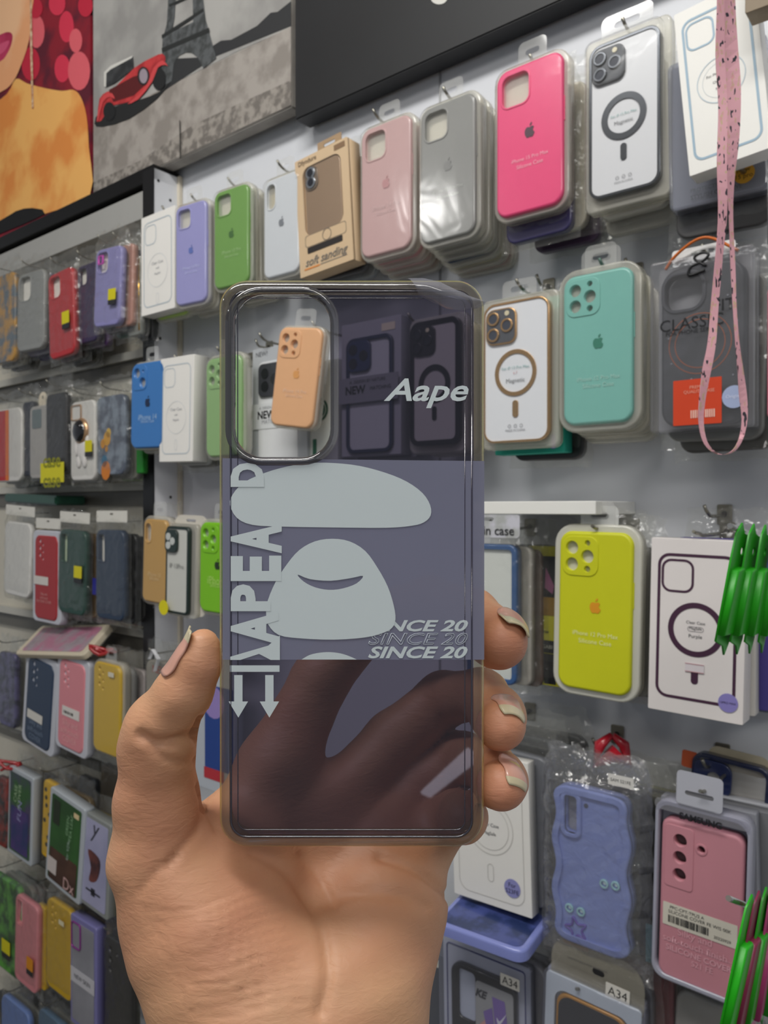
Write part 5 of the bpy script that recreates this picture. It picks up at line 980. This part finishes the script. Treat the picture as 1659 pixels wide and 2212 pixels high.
# ------------------------------------------------------------------ the hand
def cap(X, Y, Z, a, b, ra, rb, flat_=None):
    """distance to a tapered capsule"""
    a = np.array(a); b = np.array(b); ab = b-a; L2 = max(float(ab@ab), 1e-12)
    px, py, pz = X-a[0], Y-a[1], Z-a[2]
    t = np.clip((px*ab[0]+py*ab[1]+pz*ab[2])/L2, 0, 1)
    dx, dy, dz = px-t*ab[0], py-t*ab[1], pz-t*ab[2]
    return np.sqrt(dx*dx+dy*dy+dz*dz)-(ra+(rb-ra)*t)
def smin(a, b, k):
    h = np.clip(.5+.5*(b-a)/k, 0, 1); return b*(1-h)+a*h-k*h*(1-h)
def pw(x, y, Yd): v = P(x, y, Yd); return (v.x, v.y, v.z)
def chain(X, Y, Z, js, k=.003):
    d = None
    for (p, q) in zip(js[:-1], js[1:]):
        c = cap(X, Y, Z, pw(*p[:3]), pw(*q[:3]), p[3], q[3]); d = c if d is None else smin(d, c, k)
    return d
THUMB = [(425, 1975, .243, .019), (345, 1850, .238, .0150), (338, 1730, .236, .0122), (338, 1620, .233, .0107), (346, 1572, .231, .0100), (396, 1496, .2275, .0080), (427, 1432, .226, .0062), (438, 1396, .2262, .0050)]
INDEX = [(600, 1650, .272, .0125), (690, 1470, .284, .0108), (800, 1340, .292, .0100), (930, 1300, .284, .0092), (1020, 1330, .262, .0090), (1072, 1380, .2405, .0091), (1083, 1385, .2345, .0080)]
MIDDLE = [(710, 1760, .272, .0125), (850, 1600, .286, .0108), (960, 1510, .290, .0100), (1040, 1500, .270, .0088), (1074, 1545, .246, .0086), (1080, 1568, .2325, .0076)]
RING = [(800, 1830, .270, .0120), (900, 1700, .283, .0104), (1000, 1640, .284, .0095), (1052, 1650, .262, .0086), (1078, 1685, .243, .0085), (1083, 1698, .2300, .0074)]
PINKY = [(850, 1880, .266, .0110), (930, 1800, .272, .0095), (985, 1762, .266, .0082), (1000, 1765, .250, .0076), (1003, 1775, .2430, .0070)]
def hand_field(X, Y, Z):
    # forearm and wrist come up from below, nearer to the lens
    palm = smin(cap(X, Y, Z, pw(548, 2420, .222), pw(518, 2150, .236), .0230, .0240), cap(X, Y, Z, pw(680, 2420, .222), pw(722, 2150, .240), .0220, .0235), .012)
    palm = smin(palm, cap(X, Y, Z, pw(620, 2420, .220), pw(620, 2150, .236), .0240, .0230), .01)
    palm = smin(palm, cap(X, Y, Z, pw(455, 1975, .243), pw(520, 2150, .238), .0255, .0240), .012)      # thumb ball
    palm = smin(palm, cap(X, Y, Z, pw(520, 1880, .2530), pw(470, 2000, .2440), .0185, .0240), .012)
    palm = smin(palm, cap(X, Y, Z, pw(830, 1960, .2550), pw(770, 2150, .240), .0185, .0230), .012)      # heel below the little finger
    palm = smin(palm, cap(X, Y, Z, pw(860, 1850, .2680), pw(830, 1960, .2580), .0150, .0185), .012)
    palm = smin(palm, cap(X, Y, Z, pw(600, 1680, .2740), pw(600, 2000, .2640), .0135, .0180), .012)
    palm = smin(palm, cap(X, Y, Z, pw(710, 1780, .2740), pw(690, 2050, .2620), .0135, .0180), .012)
    palm = smin(palm, cap(X, Y, Z, pw(800, 1850, .2720), pw(760, 2050, .2580), .0130, .0180), .012)
    palm = smin(palm, cap(X, Y, Z, pw(470, 1800, .2560), pw(600, 1700, .2720), .0095, .0115), .012)     # web to the index finger
    f = None
    for js in (INDEX, MIDDLE, RING, PINKY):
        d = chain(X, Y, Z, js); f = d if f is None else np.minimum(f, d)
    d = smin(palm, f, .009); th = chain(X, Y, Z, THUMB, .004)
    d = smin(d, th, .009)
    # shallow hollow at the middle of the wrist and palm
    return d
def surface_nets(fun, lo, hi, h):
    n = [int((hi[i]-lo[i])/h)+1 for i in range(3)]
    ax = [np.arange(n[i], dtype=np.float32)*h+lo[i] for i in range(3)]
    F = fun(*np.meshgrid(*ax, indexing='ij')).astype(np.float32); Sg = F < 0
    c = [F[i:n[0]-1+i, j:n[1]-1+j, k:n[2]-1+k] for i in (0, 1) for j in (0, 1) for k in (0, 1)]
    sc = sum((x < 0).astype(np.int8) for x in c); act = (sc > 0) & (sc < 8); I = np.argwhere(act); vals = [x[act] for x in c]
    off = [(i, j, k) for i in (0, 1) for j in (0, 1) for k in (0, 1)]; acc = np.zeros((len(I), 3)); cnt = np.zeros(len(I))
    for a in range(8):
        for b in range(a+1, 8):
            if sum(abs(off[a][q]-off[b][q]) for q in range(3)) != 1: continue
            m = (vals[a] < 0) != (vals[b] < 0); t = np.where(m, vals[a]/(vals[a]-vals[b]+1e-20), 0)
            p = np.array(off[a])[None]+t[:, None]*(np.array(off[b])-np.array(off[a]))[None]; acc[m] += p[m]; cnt[m] += 1
    V = (I+acc/cnt[:, None])*h+np.array(lo)[None]; idx = -np.ones(act.shape, dtype=np.int64); idx[act] = np.arange(len(I)); Q = []
    for axn in range(3):
        o1, o2 = [(1, 2), (2, 0), (0, 1)][axn]; sl0 = [slice(None)]*3; sl1 = [slice(None)]*3; sl0[axn] = slice(0, -1); sl1[axn] = slice(1, None)
        s0, s1 = Sg[tuple(sl0)], Sg[tuple(sl1)]; E = np.argwhere(s0 != s1); E = E[(E[:, o1] > 0) & (E[:, o2] > 0) & (E[:, o1] < n[o1]-1) & (E[:, o2] < n[o2]-1)]
        fl = s0[tuple(E.T)]
        def g(d1, d2): G = E.copy(); G[:, o1] -= d1; G[:, o2] -= d2; return idx[tuple(G.T)]
        q = np.stack([g(1, 1), g(0, 1), g(0, 0), g(1, 0)], 1); q[~fl] = q[~fl][:, ::-1]; Q.append(q)
    Q = np.concatenate(Q); return V, Q[(Q >= 0).all(1)]
V, Q = surface_nets(hand_field, (-.115, .175, CZ-.172), (.075, .325, CZ-.018), .00125)
# creases of the palm and finger joints, pressed into the surface
def project(V): return 829.5+FPX*V[:, 0]/V[:, 1], HY-FPX*(V[:, 2]-CZ)/V[:, 1]
def normals(V, Q):
    n = np.cross(V[Q[:, 2]]-V[Q[:, 0]], V[Q[:, 3]]-V[Q[:, 1]]); N = np.zeros_like(V)
    for k in range(4): np.add.at(N, Q[:, k], n)
    return N/np.maximum(np.linalg.norm(N, axis=1, keepdims=True), 1e-12)
for _ in range(2):                      # relax the net once so that the skin is smooth
    A = np.zeros_like(V); c_ = np.zeros(len(V))
    for k in range(4):
        a, b = Q[:, k], Q[:, (k+1) % 4]; np.add.at(A, a, V[b]); np.add.at(A, b, V[a]); np.add.at(c_, a, 1); np.add.at(c_, b, 1)
    V = V*.4+A/c_[:, None]*.6
Nn = normals(V, Q); front = (Nn[:, 1] < .15)
if Nn[np.argmin(V[:, 1])][1] > 0: Nn = -Nn; Q = Q[:, ::-1]; front = (Nn[:, 1] < .15)
X2, Y2 = project(V)
def crease(pts, width, depth_):
    d = np.full(len(V), 1e9)
    pts = smooth_pts(pts, 4, False)
    for (x0, y0), (x1, y1) in zip(pts[:-1], pts[1:]):
        L2 = (x1-x0)**2+(y1-y0)**2+1e-9; t = np.clip(((X2-x0)*(x1-x0)+(Y2-y0)*(y1-y0))/L2, 0, 1); d = np.minimum(d, np.hypot(X2-x0-t*(x1-x0), Y2-y0-t*(y1-y0)))
    return -depth_*np.exp(-(d/width)**2)
disp = np.zeros(len(V))
for c in (([(305, 1590), (335, 1606), (380, 1602), (425, 1588), (440, 1560)], 12, .0022), ([(330, 1622), (360, 1640), (400, 1648), (430, 1640)], 9, .0009), ([(470, 1500+290), (455, 1760), (440, 1730), (432, 1700)], 8, .0010),
          ([(545, 1842), (600, 1870), (640, 1910), (672, 1960), (692, 2000), (705, 2060), (708, 2120), (690, 2190)], 12, .0012), ([(820, 1852), (880, 1872), (930, 1900), (975, 1945)], 9, .0016), ([(650, 1850), (690, 1900), (720, 1960)], 7, .0006), ([(690, 1952), (740, 1935), (800, 1930), (870, 1935), (920, 1960)], 16, .0010),
          ([(362, 1872), (395, 1830), (430, 1790), (440, 1745)], 10, .0008), ([(300, 1930), (330, 1890), (380, 1850)], 9, .0006)):
    disp += crease(*c)
for k in range(13): disp += crease([(300+9*k, 1960+19*k), (360+9*k, 1972+17*k), (430+9*k, 1962+18*k), (520+8*k, 1925+20*k), (600+6*k, 1900+22*k)], 4.6, .00034)
for k in range(5): disp += crease([(400+8*k, 2110+22*k), (480+8*k, 2100+24*k), (560+6*k, 2070+26*k)], 5, .00035)
disp += .00035*np.sin(X2*.03+Y2*.021)*np.sin(Y2*.027)
V = V+Nn*np.where(front, disp, 0)[:, None]
me = bpy.data.meshes.new('hand'); me.from_pydata(V.tolist(), [], Q.tolist()); me.update()
for p in me.polygons: p.use_smooth = True
sk = bpy.data.materials.new('skin'); sk.use_nodes = True; nt = sk.node_tree; b = nt.nodes['Principled BSDF']; N_ = nt.nodes; L_ = nt.links
tc = N_.new('ShaderNodeTexCoord'); n1 = N_.new('ShaderNodeTexNoise'); n1.inputs['Scale'].default_value = 28; n1.inputs['Detail'].default_value = 4; L_.new(tc.outputs['Object'], n1.inputs['Vector'])
rp = N_.new('ShaderNodeValToRGB'); rp.color_ramp.elements[0].position = .35; rp.color_ramp.elements[0].color = lin('#c8906f')+[1]; rp.color_ramp.elements[1].position = .65; rp.color_ramp.elements[1].color = lin('#cfa07a')+[1]
L_.new(n1.outputs[0], rp.inputs[0])
fl_ = np.zeros(len(V))
for c_, r_, k_ in ((pw(1095, 1395, .232), .013, .9), (pw(1085, 1580, .230), .012, .9), (pw(1090, 1705, .228), .012, .9), (pw(445, 1440, .224), .010, .6), (pw(520, 1930, .225), .030, .45), (pw(760, 1900, .25), .030, .35), (pw(330, 1600, .224), .016, .25)):
    fl_ = np.maximum(fl_, .7*k_*np.exp(-(np.linalg.norm(V-np.array(c_), axis=1)/r_)**2))
at_ = me.attributes.new('flush', 'FLOAT', 'POINT'); at_.data.foreach_set('value', fl_.astype(np.float32))
an = N_.new('ShaderNodeAttribute'); an.attribute_name = 'flush'; mx2 = N_.new('ShaderNodeMix'); mx2.data_type = 'RGBA'; mx2.inputs[7].default_value = lin('#c6765f')+[1]
L_.new(an.outputs['Fac'], mx2.inputs[0]); L_.new(rp.outputs[0], mx2.inputs[6]); L_.new(mx2.outputs[2], b.inputs['Base Color']); b.inputs['Roughness'].default_value = .5; b.inputs['Subsurface Weight'].default_value = .12; b.inputs['Subsurface Radius'].default_value = (.006, .0025, .0012); b.inputs['Subsurface Scale'].default_value = 1
mp = N_.new('ShaderNodeMapping'); mp.inputs['Rotation'].default_value = (0, .35, 0); mp.inputs['Scale'].default_value = (220, 220, 620); L_.new(tc.outputs['Object'], mp.inputs[0])
n2 = N_.new('ShaderNodeTexNoise'); n2.inputs['Scale'].default_value = 1; n2.inputs['Detail'].default_value = 5; n2.inputs['Distortion'].default_value = .8; L_.new(mp.outputs[0], n2.inputs['Vector'])
bp = N_.new('ShaderNodeBump'); bp.inputs['Strength'].default_value = .35; bp.inputs['Distance'].default_value = .0006; L_.new(n2.outputs[0], bp.inputs['Height']); L_.new(bp.outputs[0], b.inputs['Normal'])
hand = link('person', me, sk); tag(hand, 'bare left hand and wrist, palm towards the viewer, gripping the transparent case', 'person')
nail_m = mat('#cf9c8a', .3, 0, .4, var=.03); tip_m = mat('#c9bd9c', .35, 0, .3)
def nail(px, py, Yd, nrm, up, w, l, free, js):
    """nail plate that follows the finger: nrm points out of the nail, up towards the finger tip"""
    n_ = Vector(nrm).normalized(); u_ = Vector(up); u_ = (u_-n_*u_.dot(n_)).normalized(); s_ = u_.cross(n_); c = P(px, py, Yd); nx, ny = 12, 14
    pos = np.zeros((ny+1, nx+1, 3))
    for j in range(ny+1):
        v = -1+2*j/ny; hw = w/2*(1-max(0, -v-.45)**2*1.2-max(0, v-.5)**2*1.1)
        for i in range(nx+1): pos[j, i] = c+s_*((-1+2*i/nx)*hw)+u_*(v*l/2)+n_*.012
    dd = np.zeros((ny+1, nx+1)); alive = np.ones_like(dd, bool)
    for _ in range(90):
        p = pos-dd[..., None]*np.array(n_); f = chain(p[..., 0], p[..., 1], p[..., 2], js, .004); dd = np.where(f > .0002, dd+np.maximum(f*.7, .00005), dd)
    dd = np.minimum(dd, dd.min()+w*.42)
    k0 = int(ny*(1-free))
    for j in range(k0, ny+1): dd[j] = np.minimum(dd[j], dd[k0-1]+(j-k0+1)*.00016)
    dd -= .0004
    p = pos-dd[..., None]*np.array(n_); bm = bmesh.new(); g = [[bm.verts.new(tuple(p[j, i])) for i in range(nx+1)] for j in range(ny+1)]
    for j in range(ny):
        for i in range(nx):
            f = bm.faces.new((g[j][i], g[j][i+1], g[j+1][i+1], g[j+1][i])); f.smooth = True; f.material_index = 1 if (j+1)/ny > 1-free else 0
    bmesh.ops.smooth_vert(bm, verts=bm.verts, factor=.4, use_axis_x=True, use_axis_y=True, use_axis_z=True)
    o = obj('fingernail', bm, [nail_m, tip_m], hand); md = o.modifiers.new('thick', 'SOLIDIFY'); md.thickness = .0005; return o
nail(1110, 1345, .2335, (.72, .05, .68), (.15, -1, .05), .0115, .0130, .30, INDEX)
nail(1098, 1530, .2330, (.42, -.25, .85), (.12, -1, -.42), .0100, .0120, .22, MIDDLE)
nail(1100, 1672, .2300, (.60, -.55, .50), (-.10, -.70, -.75), .0095, .0115, .20, RING)
nail(398, 1410, .2250, (-.93, -.30, .30), (.42, .02, .9), .0100, .0150, .20, THUMB)

# ------------------------------------------------------------------ lit bar behind the viewer that mirrors in the glossy back of the held case
def mirror(px, py, t):
    r = ray(px, py); return Vector((r.x*t, 2*HYD-t, CZ+r.z*t))
e = bpy.data.objects.new('light_bar', None); COL.objects.link(e); e.location = mirror(970, 1670, 3.0); tag(e, 'long slanted lit lamp bar mirrored as a pale streak in the held case', 'lamp')
bm = bmesh.new(); q = [mirror(x, y, 3.0)-e.location for x, y in ((910, 1716), (1012, 1620), (1030, 1632), (1028, 1648), (930, 1724))]
v0 = [bm.verts.new(p) for p in q]; v1 = [bm.verts.new(p+Vector((0, -.03, 0))) for p in q]; bm.faces.new(v0); bm.faces.new(v1[::-1])
for i in range(5): bm.faces.new((v0[i], v0[(i+1) % 5], v1[(i+1) % 5], v1[i]))
bmesh.ops.recalc_face_normals(bm, faces=bm.faces); obj('lit_diffuser', bm, mat('#dcdcf0', .5, emit=3.2), e)
